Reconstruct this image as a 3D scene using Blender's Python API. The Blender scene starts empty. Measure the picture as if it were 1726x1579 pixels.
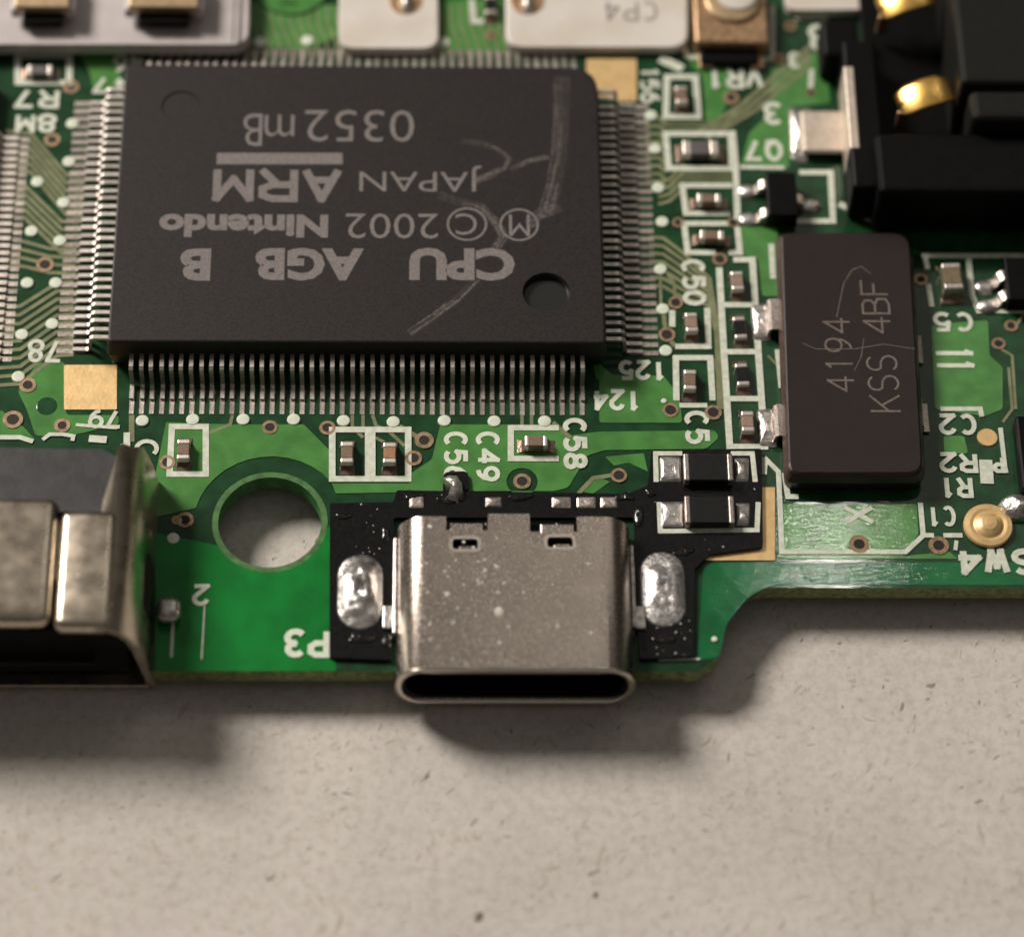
import bpy, bmesh, math, random
from mathutils import Vector, Matrix, noise
from math import radians, sin, cos, pi

# ---------------------------------------------------------------- scene basics (1 unit = 1 mm)
scene = bpy.context.scene
COL = scene.collection
random.seed(7)

cam_d = bpy.data.cameras.new('camera')
cam = bpy.data.objects.new('camera', cam_d)
COL.objects.link(cam)
CAM_LOC = Vector((3.0, -75.8, 108.8))
CAM_ROT = (radians(30.54), radians(-1.31), radians(-0.6))
FPX = 5378.0
cam.location = CAM_LOC
cam.rotation_euler = CAM_ROT
cam_d.sensor_width = 36.0
cam_d.lens = 36.0 * FPX / 1726.0
cam_d.clip_start = 1.0
cam_d.clip_end = 2000.0
cam_d.dof.use_dof = True
cam_d.dof.focus_distance = 126.3
cam_d.dof.aperture_fstop = cam_d.lens * 1e-3 / 3.8      # 3.8 mm wide opening of a phone lens
scene.camera = cam

world = bpy.data.worlds.new('World')
scene.world = world
world.use_nodes = True
wn = world.node_tree.nodes
wl = world.node_tree.links
bg = wn['Background']
tc = wn.new('ShaderNodeTexCoord')
sep = wn.new('ShaderNodeSeparateXYZ')
wl.new(tc.outputs['Generated'], sep.inputs[0])
wr = wn.new('ShaderNodeValToRGB')
wr.color_ramp.elements[0].position = 0.0
wr.color_ramp.elements[0].color = (0.035, 0.028, 0.022, 1)
wr.color_ramp.elements[1].position = 1.0
wr.color_ramp.elements[1].color = (0.60, 0.55, 0.48, 1)
wl.new(sep.outputs['Z'], wr.inputs[0])
wl.new(wr.outputs[0], bg.inputs['Color'])
bg.inputs['Strength'].default_value = 0.27


def area_lamp(name, target, direction, dist, size, energy, color):
    d = bpy.data.lights.new(name, 'AREA')
    d.shape = 'DISK'
    d.size = size
    d.energy = energy
    d.color = color
    o = bpy.data.objects.new(name, d)
    COL.objects.link(o)
    v = Vector(direction).normalized()
    o.location = Vector(target) + v * dist
    o.rotation_euler = (-v).to_track_quat('-Z', 'Y').to_euler()
    return o


# room lamp from the upper left behind the board, a far bulb and the lit ceiling high behind it
area_lamp('room_lamp', (5, -12, 0), (-0.93, 0.73, 1.0), 420, 128, 2.25e6, (1.0, 0.915, 0.825))
area_lamp('far_bulb', (18.4, -15.8, 0), (0.123, 0.479, 0.868), 520, 7, 2.7e4, (1.0, 0.94, 0.86))
area_lamp('ceiling_bounce', (8, -8, 0), (0.40, 0.52, 0.80), 480, 290, 0.9e5, (1.0, 0.92, 0.82))

vs = scene.view_settings
vs.view_transform = 'Standard'
vs.look = 'None'
vs.gamma = 1.0
vs.exposure = 0.0
vs.use_curve_mapping = False

# ---------------------------------------------------------------- survey helper
CAM_MAT = (Matrix.Translation(CAM_LOC) @ __import__('mathutils').Euler(CAM_ROT, 'XYZ').to_matrix().to_4x4())
CAM_R = CAM_MAT.to_3x3()


def at(u, v, z=0.0):
    """point measured on the photo -> place in mm on the plane at height z (board top is z = 0)"""
    d = CAM_R @ Vector(((u - 863.0) / FPX, -(v - 789.5) / FPX, -1.0))
    return CAM_LOC + d * ((z - CAM_LOC.z) / d.z)


def xy(pts, z=0.0):
    return [(p.x, p.y) for p in (at(u, v, z) for u, v in pts)]


# ---------------------------------------------------------------- materials
MATS = {}


def mat(name, col, rough=0.5, metal=0.0, var=0.0, vscale=2.0, bump=0.0, bscale=8.0, bdist=0.05, spec=0.5,
        col2=None, rvar=0.0, coat=0.0, detail=4.0, lo=0.35, hi=0.65):
    m = bpy.data.materials.new(name)
    m.use_nodes = True
    nt = m.node_tree
    N, L = nt.nodes, nt.links
    b = N['Principled BSDF']
    b.inputs['Roughness'].default_value = rough
    b.inputs['Metallic'].default_value = metal
    b.inputs['Specular IOR Level'].default_value = spec
    b.inputs['Coat Weight'].default_value = coat
    b.inputs['Coat Roughness'].default_value = 0.045
    b.inputs['Base Color'].default_value = (*col, 1)
    t = N.new('ShaderNodeTexCoord')
    if var > 0 or col2 is not None:
        n = N.new('ShaderNodeTexNoise')
        n.inputs['Scale'].default_value = vscale
        n.inputs['Detail'].default_value = detail
        L.new(t.outputs['Object'], n.inputs['Vector'])
        r = N.new('ShaderNodeValToRGB')
        r.color_ramp.elements[0].position = lo
        r.color_ramp.elements[1].position = hi
        c2 = col2 if col2 is not None else tuple(min(1, c * (1 + var)) for c in col)
        c1 = col if col2 is not None else tuple(c * (1 - var) for c in col)
        r.color_ramp.elements[0].color = (*c1, 1)
        r.color_ramp.elements[1].color = (*c2, 1)
        L.new(n.outputs['Fac'], r.inputs[0])
        L.new(r.outputs[0], b.inputs['Base Color'])
        if rvar > 0:
            mr = N.new('ShaderNodeMapRange')
            mr.inputs['To Min'].default_value = max(0.02, rough - rvar)
            mr.inputs['To Max'].default_value = min(1, rough + rvar)
            mr.inputs['From Min'].default_value = 0.3
            mr.inputs['From Max'].default_value = 0.7
            L.new(n.outputs['Fac'], mr.inputs['Value'])
            L.new(mr.outputs[0], b.inputs['Roughness'])
    if bump > 0:
        mp = N.new('ShaderNodeMapping')
        mp.inputs['Scale'].default_value = (0.3, 1.0, 1.0) if coat > 0 else (1.0, 1.0, 1.0)
        n2 = N.new('ShaderNodeTexNoise')
        n2.inputs['Scale'].default_value = bscale
        n2.inputs['Detail'].default_value = 5.0
        L.new(t.outputs['Object'], mp.inputs['Vector'])
        L.new(mp.outputs[0], n2.inputs['Vector'])
        bp = N.new('ShaderNodeBump')
        bp.inputs['Strength'].default_value = bump
        bp.inputs['Distance'].default_value = bdist
        L.new(n2.outputs['Fac'], bp.inputs['Height'])
        L.new(bp.outputs[0], b.inputs['Normal'])
        L.new(bp.outputs[0], b.inputs['Coat Normal'])
    MATS[name] = m
    return m


mat('mask_bare', (0.008, 0.048, 0.016), 0.5, spec=0.1, var=0.3, vscale=1.2, bump=0.35, bscale=4.0, bdist=0.010, coat=0.7)
mat('mask_edge', (0.002, 0.112, 0.032), 0.5, spec=0.1, var=0.2, vscale=0.8, bump=0.5, bscale=6.0, bdist=0.013, coat=0.8)
mat('mask_open', (0.001, 0.175, 0.024), 0.5, spec=0.1, var=0.16, vscale=0.8, bump=0.35, bscale=5.0, bdist=0.010, coat=0.7)
mat('mask_copper', (0.068, 0.222, 0.052), 0.5, spec=0.1, var=0.16, vscale=1.3, bump=0.5, bscale=6.0, bdist=0.013, coat=0.8)
mat('mask_trace', (0.19, 0.205, 0.11), 0.35, var=0.2, vscale=2.0)
mat('hole_wall', (0.04, 0.17, 0.045), 0.5, var=0.35, vscale=3.0)
mat('board_edge', (0.17, 0.20, 0.07), 0.7, var=0.45, vscale=4.0, bump=0.6, bscale=9.0)
mat('ink', (0.60, 0.64, 0.54), 0.55, var=0.13, vscale=4.0, bump=0.25, bscale=12.0, bdist=0.02)
mat('ink_bright', (0.66, 0.72, 0.60), 0.5, var=0.08, vscale=4.0)
mat('gold_flat', (0.80, 0.56, 0.27), 0.42, metal=0.55, var=0.09, vscale=2.5, bump=0.12, bscale=7.0)
mat('gold', (0.92, 0.58, 0.17), 0.30, metal=1.0, var=0.06, vscale=3.0, bump=0.15, bscale=4.0)
mat('copper', (0.42, 0.27, 0.16), 0.42, metal=0.7, var=0.3, vscale=5.0, bump=0.3, bscale=9.0)
mat('via_ring', (0.34, 0.235, 0.145), 0.42, metal=0.5, var=0.3, vscale=6.0)
mat('hole_dark', (0.012, 0.007, 0.005), 0.7)
mat('tin', (0.66, 0.60, 0.55), 0.44, metal=0.9, var=0.14, vscale=7.0, bump=0.2, bscale=14.0, bdist=0.03)
mat('pad_tin', (0.44, 0.385, 0.35), 0.42, metal=0.75, var=0.3, vscale=8.0, bump=0.4, bscale=14.0, bdist=0.03)
mat('solder', (0.56, 0.54, 0.52), 0.36, metal=0.95, var=0.18, vscale=3.0, bump=0.4, bscale=3.0, bdist=0.08, rvar=0.10)
mat('solder_grainy', (0.58, 0.56, 0.55), 0.40, metal=0.9, var=0.25, vscale=7.0, bump=0.55, bscale=9.0, bdist=0.05, rvar=0.1)
mat('solder_dull', (0.60, 0.57, 0.54), 0.36, metal=0.9, var=0.3, vscale=5.0, bump=0.6, bscale=6.0, bdist=0.06)
mat('nickel', (0.47, 0.41, 0.36), 0.24, metal=1.0, var=0.14, vscale=13.0, bump=0.30, bscale=24.0, bdist=0.02, rvar=0.06)
mat('nickel_rim', (0.66, 0.60, 0.52), 0.32, metal=1.0, var=0.1, vscale=9.0)
mat('brass_shell', (0.56, 0.49, 0.395), 0.29, metal=1.0, var=0.12, vscale=1.4, bump=0.09, bscale=9.0, bdist=0.02, rvar=0.04)
mat('shield', (0.62, 0.54, 0.46), 0.5, metal=0.6, var=0.1, vscale=3.0)
mat('chip_plastic', (0.0140, 0.0108, 0.0105), 0.50, spec=0.33, var=0.55, vscale=11.0, detail=9.0, bump=0.30, bscale=26.0, bdist=0.015)
mat('chip_pit', (0.010, 0.010, 0.010), 0.34)
mat('laser_mark', (0.19, 0.17, 0.165), 0.8, var=0.22, vscale=12.0)
mat('crystal_body', (0.018, 0.0112, 0.0108), 0.34, spec=0.35, var=0.12, vscale=1.5, bump=0.15, bscale=20.0, bdist=0.015)
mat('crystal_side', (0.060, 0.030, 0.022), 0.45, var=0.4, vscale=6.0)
mat('crystal_mark', (0.15, 0.12, 0.105), 0.8, var=0.25, vscale=9.0)
mat('black_plastic', (0.0025, 0.0025, 0.0027), 0.5, spec=0.12, var=0.3, vscale=2.0, bump=0.12, bscale=12.0, bdist=0.02)
mat('dark_plastic', (0.0085, 0.0085, 0.0075), 0.6, spec=0.2, var=0.12, vscale=4.0, bump=0.3, bscale=18.0, bdist=0.02)
mat('insulator', (0.022, 0.022, 0.027), 0.48, var=0.4, vscale=1.6, bump=0.2, bscale=6.0, bdist=0.03)
mat('black_flex', (0.005, 0.005, 0.0055), 0.28, spec=0.22, var=0.4, vscale=5.0, bump=0.45, bscale=7.0, bdist=0.05)
mat('cap_brown', (0.19, 0.125, 0.085), 0.55, var=0.15, vscale=8.0)
mat('cap_pink', (0.28, 0.195, 0.15), 0.55, var=0.12, vscale=8.0)
mat('cap_olive', (0.16, 0.125, 0.07), 0.55, var=0.2, vscale=8.0)
mat('cap_orange', (0.33, 0.18, 0.085), 0.55, var=0.2, vscale=8.0)
mat('resistor_black', (0.007, 0.007, 0.007), 0.4, spec=0.3, var=0.3, vscale=8.0)
mat('resistor_grey', (0.10, 0.09, 0.09), 0.5, var=0.2, vscale=8.0)
mat('white_plastic', (0.60, 0.545, 0.475), 0.45, col2=(0.68, 0.65, 0.61), vscale=0.5, bump=0.08, bscale=4.0)
mat('clear_plastic', (0.52, 0.48, 0.48), 0.32, var=0.07, vscale=1.0)
mat('tan_contact', (0.45, 0.33, 0.20), 0.4, metal=0.5, var=0.15, vscale=3.0)
mat('pale_print', (0.25, 0.23, 0.21), 0.7)
mat('flux_dark', (0.010, 0.009, 0.008), 0.14, spec=0.5, var=0.5, vscale=4.0, bump=0.5, bscale=6.0, bdist=0.03)
mat('flux', (0.40, 0.36, 0.22), 0.22, var=0.3, vscale=6.0)
mat('pad_dark', (0.17, 0.12, 0.09), 0.34, metal=0.6, var=0.4, vscale=6.0, bump=0.5, bscale=9.0, bdist=0.04)
mat('pin_tin', (0.52, 0.475, 0.44), 0.46, metal=1.0, var=0.12, vscale=7.0, bump=0.12, bscale=14.0, bdist=0.03)
mat('hole_rim', (0.06, 0.16, 0.045), 0.4, var=0.3, vscale=3.0)
mat('dust', (0.62, 0.60, 0.54), 0.6)


def paper_material():
    m = bpy.data.materials.new('speckled_paper')
    m.use_nodes = True
    nt = m.node_tree
    N, L = nt.nodes, nt.links
    b = N['Principled BSDF']
    b.inputs['Roughness'].default_value = 0.85
    b.inputs['Specular IOR Level'].default_value = 0.15
    t = N.new('ShaderNodeTexCoord')
    n1 = N.new('ShaderNodeTexNoise')
    n1.inputs['Scale'].default_value = 0.22
    n1.inputs['Detail'].default_value = 6
    L.new(t.outputs['Object'], n1.inputs['Vector'])
    r1 = N.new('ShaderNodeValToRGB')
    r1.color_ramp.elements[0].position = 0.3
    r1.color_ramp.elements[1].position = 0.72
    r1.color_ramp.elements[0].color = (0.555, 0.524, 0.490, 1)
    r1.color_ramp.elements[1].color = (0.635, 0.602, 0.566, 1)
    L.new(n1.outputs['Fac'], r1.inputs[0])
    # cloudy specks of recycled fibre
    n3 = N.new('ShaderNodeTexNoise')
    n3.inputs['Scale'].default_value = 2.4
    n3.inputs['Detail'].default_value = 8
    n3.inputs['Roughness'].default_value = 0.75
    L.new(t.outputs['Object'], n3.inputs['Vector'])
    r3 = N.new('ShaderNodeValToRGB')
    r3.color_ramp.elements[0].position = 0.32
    r3.color_ramp.elements[1].position = 0.56
    r3.color_ramp.elements[0].color = (0.80, 0.775, 0.75, 1)
    r3.color_ramp.elements[1].color = (1, 1, 1, 1)
    L.new(n3.outputs['Fac'], r3.inputs[0])
    mx = N.new('ShaderNodeMixRGB')
    mx.blend_type = 'MULTIPLY'
    mx.inputs[0].default_value = 1.0
    L.new(r1.outputs[0], mx.inputs[1])
    L.new(r3.outputs[0], mx.inputs[2])
    L.new(mx.outputs[0], b.inputs['Base Color'])
    bp = N.new('ShaderNodeBump')
    bp.inputs['Strength'].default_value = 0.25
    bp.inputs['Distance'].default_value = 0.08
    L.new(n3.outputs['Fac'], bp.inputs['Height'])
    L.new(bp.outputs[0], b.inputs['Normal'])
    MATS['paper'] = m


paper_material()
mat('fibre', (0.17, 0.14, 0.11), 0.9)
mat('fibre_mid', (0.29, 0.255, 0.215), 0.9)
mat('fibre_soft', (0.46, 0.418, 0.37), 0.9)
mat('fibre_yellow', (0.52, 0.47, 0.22), 0.9)


def vary_per_object(name, lo, hi):
    nt = MATS[name].node_tree
    b = nt.nodes['Principled BSDF']
    lk = b.inputs['Base Color'].links[0]
    src = lk.from_socket
    oi = nt.nodes.new('ShaderNodeObjectInfo')
    mr = nt.nodes.new('ShaderNodeMapRange')
    mr.inputs['To Min'].default_value = lo
    mr.inputs['To Max'].default_value = hi
    nt.links.new(oi.outputs['Random'], mr.inputs['Value'])
    mx = nt.nodes.new('ShaderNodeVectorMath')
    mx.operation = 'SCALE'
    nt.links.new(src, mx.inputs[0])
    nt.links.new(mr.outputs[0], mx.inputs['Scale'])
    nt.links.new(mx.outputs[0], b.inputs['Base Color'])


vary_per_object('pin_tin', 0.72, 1.12)
vary_per_object('pad_tin', 0.6, 1.1)


def scuff_material():
    m = bpy.data.materials.new('scuff')
    m.use_nodes = True
    nt = m.node_tree
    N, L = nt.nodes, nt.links
    b = N['Principled BSDF']
    b.inputs['Base Color'].default_value = (0.25, 0.22, 0.21, 1)
    b.inputs['Roughness'].default_value = 0.8
    t = N.new('ShaderNodeTexCoord')
    n = N.new('ShaderNodeTexNoise')
    n.inputs['Scale'].default_value = 6.0
    n.inputs['Detail'].default_value = 8
    n.inputs['Roughness'].default_value = 0.7
    L.new(t.outputs['Object'], n.inputs['Vector'])
    r = N.new('ShaderNodeMapRange')
    r.inputs['From Min'].default_value = 0.38
    r.inputs['From Max'].default_value = 0.70
    r.inputs['To Max'].default_value = 0.6
    L.new(n.outputs['Fac'], r.inputs['Value'])
    L.new(r.outputs[0], b.inputs['Alpha'])
    MATS['scuff'] = m


scuff_material()
sm_ = MATS['scuff'].copy()
sm_.name = 'smudge'
for nd in sm_.node_tree.nodes:
    if nd.type == 'MAP_RANGE':
        nd.inputs['To Max'].default_value = 0.17
        nd.inputs['From Min'].default_value = 0.30
    if nd.type == 'TEX_NOISE':
        nd.inputs['Scale'].default_value = 3.5
MATS['smudge'] = sm_


# ---------------------------------------------------------------- object helpers
def thing(name, label, cat, loc=(0, 0, 0), group=None):
    o = bpy.data.objects.new(name, None)
    o.empty_display_size = 0.5
    COL.objects.link(o)
    o.location = loc
    o['label'] = label
    o['category'] = cat
    if group:
        o['group'] = group
    return o


def world_loc(o):
    v = Vector(o.location)
    while o.parent:
        o = o.parent
        v += Vector(o.location)
    return v


def put(name, mesh, material, parent=None, loc=None, rotz=0.0, smooth=False, label=None):
    """link mesh (given in board mm when loc is None) under parent"""
    o = bpy.data.objects.new(name, mesh)
    COL.objects.link(o)
    if material and not mesh.materials:
        mesh.materials.append(MATS[material])
    if smooth:
        for p in mesh.polygons:
            p.use_smooth = True
    base = world_loc(parent) if parent else Vector((0, 0, 0))
    if parent:
        o.parent = parent
    if loc is None:
        mesh.transform(Matrix.Translation(-base))
    else:
        o.location = Vector(loc) - base
    o.rotation_euler = (0, 0, rotz)
    if label:
        o['label'] = label
    return o


def to_mesh(bm, name='m'):
    bmesh.ops.recalc_face_normals(bm, faces=bm.faces)
    me = bpy.data.meshes.new(name)
    bm.to_mesh(me)
    bm.free()
    return me


def box(bm, c, s, bevel=0.0, seg=2, rot=None):
    r = bmesh.ops.create_cube(bm, size=1.0)
    vs_ = r['verts']
    bmesh.ops.scale(bm, vec=s, verts=vs_)
    if bevel > 0:
        es = list({e for v in vs_ for e in v.link_edges})
        rr = bmesh.ops.bevel(bm, geom=es, offset=bevel, segments=seg, affect='EDGES', profile=0.5)
        vs_ = list({v for f in rr['faces'] for v in f.verts} | {v for v in vs_ if v.is_valid})
    if rot is not None:
        bmesh.ops.rotate(bm, verts=vs_, cent=(0, 0, 0), matrix=rot)
    bmesh.ops.translate(bm, vec=c, verts=vs_)
    return vs_


def box_mesh(c, s, bevel=0.0, seg=2, rot=None):
    bm = bmesh.new()
    box(bm, c, s, bevel, seg, rot)
    return to_mesh(bm)


def loft(bm, rings, cap0=True, cap1=True, closed=True):
    """rings: list of equal length loops of 3-D points"""
    vr = [[bm.verts.new(p) for p in r] for r in rings]
    n = len(vr[0])
    for a, b in zip(vr, vr[1:]):
        for i in range(n if closed else n - 1):
            j = (i + 1) % n
            bm.faces.new((a[i], a[j], b[j], b[i]))
    if cap0:
        bm.faces.new(vr[0][::-1])
    if cap1:
        bm.faces.new(vr[-1])
    return vr


def round_poly(pts, rad, seg=5):
    """round the corners of a 2-D polygon; rad a number or one per corner"""
    out = []
    n = len(pts)
    for i in range(n):
        p = Vector(pts[i][:2])
        a = Vector(pts[i - 1][:2]) - p
        b = Vector(pts[(i + 1) % n][:2]) - p
        r = rad[i] if isinstance(rad, (list, tuple)) else rad
        if r <= 0:
            out.append((p.x, p.y))
            continue
        r = min(r, a.length * 0.48, b.length * 0.48)
        s, e = p + a.normalized() * r, p + b.normalized() * r
        for k in range(seg + 1):
            t = k / seg
            q = s.lerp(p, t).lerp(p.lerp(e, t), t)
            out.append((q.x, q.y))
    return out


def circle(cx, cy, r, n=28, ry=None):
    return [(cx + r * cos(2 * pi * i / n), cy + (ry or r) * sin(2 * pi * i / n)) for i in range(n)]


def fill(loops, z0, z1):
    """flat shape with holes, solid from z0 to z1"""
    cu = bpy.data.curves.new('tmp', 'CURVE')
    cu.dimensions = '2D'
    cu.fill_mode = 'BOTH'
    cu.extrude = (z1 - z0) / 2
    for lp in loops:
        s = cu.splines.new('POLY')
        s.points.add(len(lp) - 1)
        for i, p in enumerate(lp):
            s.points[i].co = (p[0], p[1], 0, 1)
        s.use_cyclic_u = True
    o = bpy.data.objects.new('tmp', cu)
    me = bpy.data.meshes.new_from_object(o)
    bpy.data.objects.remove(o)
    bpy.data.curves.remove(cu)
    me.materials.clear()
    me.transform(Matrix.Translation((0, 0, (z0 + z1) / 2)))
    return me


def ribbon(bm, pts, w, z, skirt=0.03, closed=False):
    if not closed and len(pts) > 2:
        V = [Vector(p[:2]) for p in pts]
        run, k = [V[0]], 0
        for i in range(1, len(V)):
            run.append(V[i])
            if i < len(V) - 1:
                a, b = V[i] - V[i - 1], V[i + 1] - V[i]
                if a.length > 1e-5 and b.length > 1e-5 and a.normalized().dot(b.normalized()) < 0.3:
                    run[-1] = V[i] + a.normalized() * w * 0.42
                    ribbon_run(bm, run, w, z + 0.0012 * k, skirt)
                    k += 1
                    run = [V[i] - b.normalized() * w * 0.42]
        ribbon_run(bm, run, w, z + 0.0012 * k, skirt)
    else:
        ribbon_run(bm, pts, w, z, skirt, closed)


def ribbon_run(bm, pts, w, z, skirt=0.03, closed=False):
    """a raised strip of width w following pts (board mm), mitred at the corners"""
    P = [Vector(p[:2]) for p in pts]
    Q = [P[0]]
    for p in P[1:]:
        if (p - Q[-1]).length > 1e-4:
            Q.append(p)
    P = Q
    n = len(P)
    if n < 2:
        return
    Ls, Rs = [], []
    for i in range(n):
        if closed:
            d0 = (P[i] - P[i - 1]).normalized()
            d1 = (P[(i + 1) % n] - P[i]).normalized()
        else:
            d0 = (P[i] - P[i - 1]).normalized() if i > 0 else (P[1] - P[0]).normalized()
            d1 = (P[i + 1] - P[i]).normalized() if i < n - 1 else d0
        t = d0 + d1
        if t.length < 1e-3:
            t = d0
        t.normalize()
        nrm = Vector((-t.y, t.x))
        k = max(0.45, abs(nrm.dot(Vector((-d1.y, d1.x)))))
        off = nrm * (w / 2 / k)
        Ls.append(P[i] + off)
        Rs.append(P[i] - off)
    lt = [bm.verts.new((p.x, p.y, z)) for p in Ls]
    rt = [bm.verts.new((p.x, p.y, z)) for p in Rs]
    lb = [bm.verts.new((p.x, p.y, z - skirt)) for p in Ls]
    rb = [bm.verts.new((p.x, p.y, z - skirt)) for p in Rs]
    m = n if closed else n - 1
    for i in range(m):
        j = (i + 1) % n
        bm.faces.new((rt[i], rt[j], lt[j], lt[i]))
        bm.faces.new((lt[i], lt[j], lb[j], lb[i]))
        bm.faces.new((rb[i], rb[j], rt[j], rt[i]))
    if not closed:
        bm.faces.new((rt[0], lt[0], lb[0], rb[0]))
        bm.faces.new((lt[-1], rt[-1], rb[-1], lb[-1]))


def strip_mesh(pts, w, z, skirt=0.03, closed=False):
    bm = bmesh.new()
    ribbon(bm, pts, w, z, skirt, closed)
    me = bpy.data.meshes.new('strip')
    bm.to_mesh(me)
    bm.free()
    return me


# single-line lettering like that of the board print
def _ell(cx, cy, rx, ry, a0, a1, n):
    return [(cx + rx * cos(radians(a0 + (a1 - a0) * i / n)), cy + ry * sin(radians(a0 + (a1 - a0) * i / n))) for i in range(n + 1)]


FONT = {
    'C': [_ell(2, 3, 2, 3, 48, 312, 12)],
    '0': [_ell(2, 3, 2, 3, 0, 360, 14)],
    'O': [_ell(2, 3, 2, 3, 0, 360, 14)],
    'Q': [_ell(2, 3, 2, 3, 0, 360, 14), [(2.4, 1.6), (4, -0.2)]],
    '1': [[(1.1, 4.9), (2.2, 6), (2.2, 0)]],
    '2': [_ell(2, 4.2, 1.9, 1.8, 170, -20, 7) + [(0.1, 0), (4, 0)]],
    '3': [_ell(1.9, 4.5, 1.8, 1.5, 150, -80, 7) + _ell(1.9, 1.6, 2.0, 1.6, 80, -150, 8)],
    '4': [[(3.1, 0), (3.1, 6), (0, 1.9), (4.2, 1.9)]],
    '5': [[(3.6, 6), (0.6, 6), (0.35, 3.3)] + _ell(1.9, 2.0, 2.0, 2.0, 125, -140, 9)],
    '6': [_ell(2, 1.9, 1.9, 1.9, 0, 360, 12), [(0.15, 2.2), (0.6, 4.2), (1.8, 5.6), (3.2, 6)]],
    '7': [[(0, 6), (4, 6), (1.4, 0)]],
    '8': [_ell(2, 4.5, 1.65, 1.5, 0, 360, 12), _ell(2, 1.5, 2.0, 1.55, 0, 360, 12)],
    '9': [_ell(2, 4.1, 1.9, 1.9, 0, 360, 12), [(3.85, 3.8), (3.4, 1.8), (2.2, 0.4), (0.8, 0)]],
    'A': [[(0, 0), (2, 6), (4, 0)], [(0.8, 2.1), (3.2, 2.1)]],
    'B': [[(0, 3.2), (0, 6), (2.4, 6), (3.5, 5.4), (3.5, 4), (2.4, 3.2), (0, 3.2), (0, 0), (2.6, 0), (3.9, 0.7), (3.9, 2.5), (2.4, 3.2)]],
    'D': [[(0, 0), (0, 6), (2.2, 6), (3.6, 5), (4, 3), (3.6, 1), (2.2, 0), (0, 0)]],
    'F': [[(0, 0), (0, 6), (3.8, 6)], [(0, 3.2), (3, 3.2)]],
    'J': [[(3, 6), (3, 1.6), (2.4, 0.3), (1.4, 0), (0.4, 0.4), (0, 1.4)]],
    'K': [[(0, 0), (0, 6)], [(4, 6), (0.1, 2.4)], [(1.5, 3.6), (4, 0)]],
    'M': [[(0, 0), (0, 6), (2, 2), (4, 6), (4, 0)]],
    'N': [[(0, 0), (0, 6), (4, 0), (4, 6)]],
    'P': [[(0, 0), (0, 6), (2.6, 6), (3.8, 5.3), (3.8, 3.8), (2.6, 3), (0, 3)]],
    'R': [[(0, 0), (0, 6), (2.6, 6), (3.8, 5.3), (3.8, 3.9), (2.6, 3.1), (0, 3.1)], [(2, 3.1), (4, 0)]],
    'S': [_ell(2, 4.4, 1.8, 1.6, 30, 250, 8)[:-1] + _ell(2, 1.6, 1.9, 1.6, 80, -150, 8)],
    'U': [[(0, 6), (0, 1.8), (0.6, 0.5), (2, 0), (3.4, 0.5), (4, 1.8), (4, 6)]],
    'V': [[(0, 6), (2, 0), (4, 6)]],
    'W': [[(0, 6), (1, 0), (2, 4.4), (3, 0), (4, 6)]],
    'X': [[(0, 0), (4, 6)], [(0, 6), (4, 0)]],
    'Z': [[(0, 6), (4, 6), (0, 0), (4, 0)]],
    'm': [[(0, 0), (0, 4)], [(0, 3), (0.8, 4), (1.6, 4), (2, 3.2), (2, 0)], [(2, 3.2), (2.8, 4), (3.6, 4), (4, 3.2), (4, 0)]],
    'B2': [],
    ' ': [],
}


def letters_mesh(txt, rect, rot, w, z, skirt=0.02, gap=1.7):
    """txt fitted in a rectangle measured on the photo (u0, v0, u1, v1); rot in degrees"""
    u0, v0, u1, v1 = rect
    c = at((u0 + u1) / 2, (v0 + v1) / 2, z)
    ww = (at(u1, (v0 + v1) / 2, z) - at(u0, (v0 + v1) / 2, z)).length - w
    hh = (at((u0 + u1) / 2, v0, z) - at((u0 + u1) / 2, v1, z)).length - w
    if rot in (90, -90):
        ww, hh = hh, ww
    tot = len(txt) * 4 + (len(txt) - 1) * gap
    sx, sy = ww / tot, hh / 6
    if txt == '1':
        sx = min(sx, sy)
    ca, sa = cos(radians(rot)), sin(radians(rot))
    bm = bmesh.new()
    zz = z
    for i, ch in enumerate(txt):
        for st in FONT[ch]:
            pts = []
            for (gx, gy) in st:
                lx = (gx + i * (4 + gap) - tot / 2) * sx
                ly = (gy - 3) * sy
                pts.append((c.x + ca * lx - sa * ly, c.y + sa * lx + ca * ly))
            closed = (Vector(pts[0]) - Vector(pts[-1])).length < 1e-3 and len(pts) > 4
            ribbon(bm, pts[:-1] if closed else pts, w, zz, skirt, closed)
            zz += 0.004
    me = bpy.data.meshes.new('letters')
    bm.to_mesh(me)
    bm.free()
    return me


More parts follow.
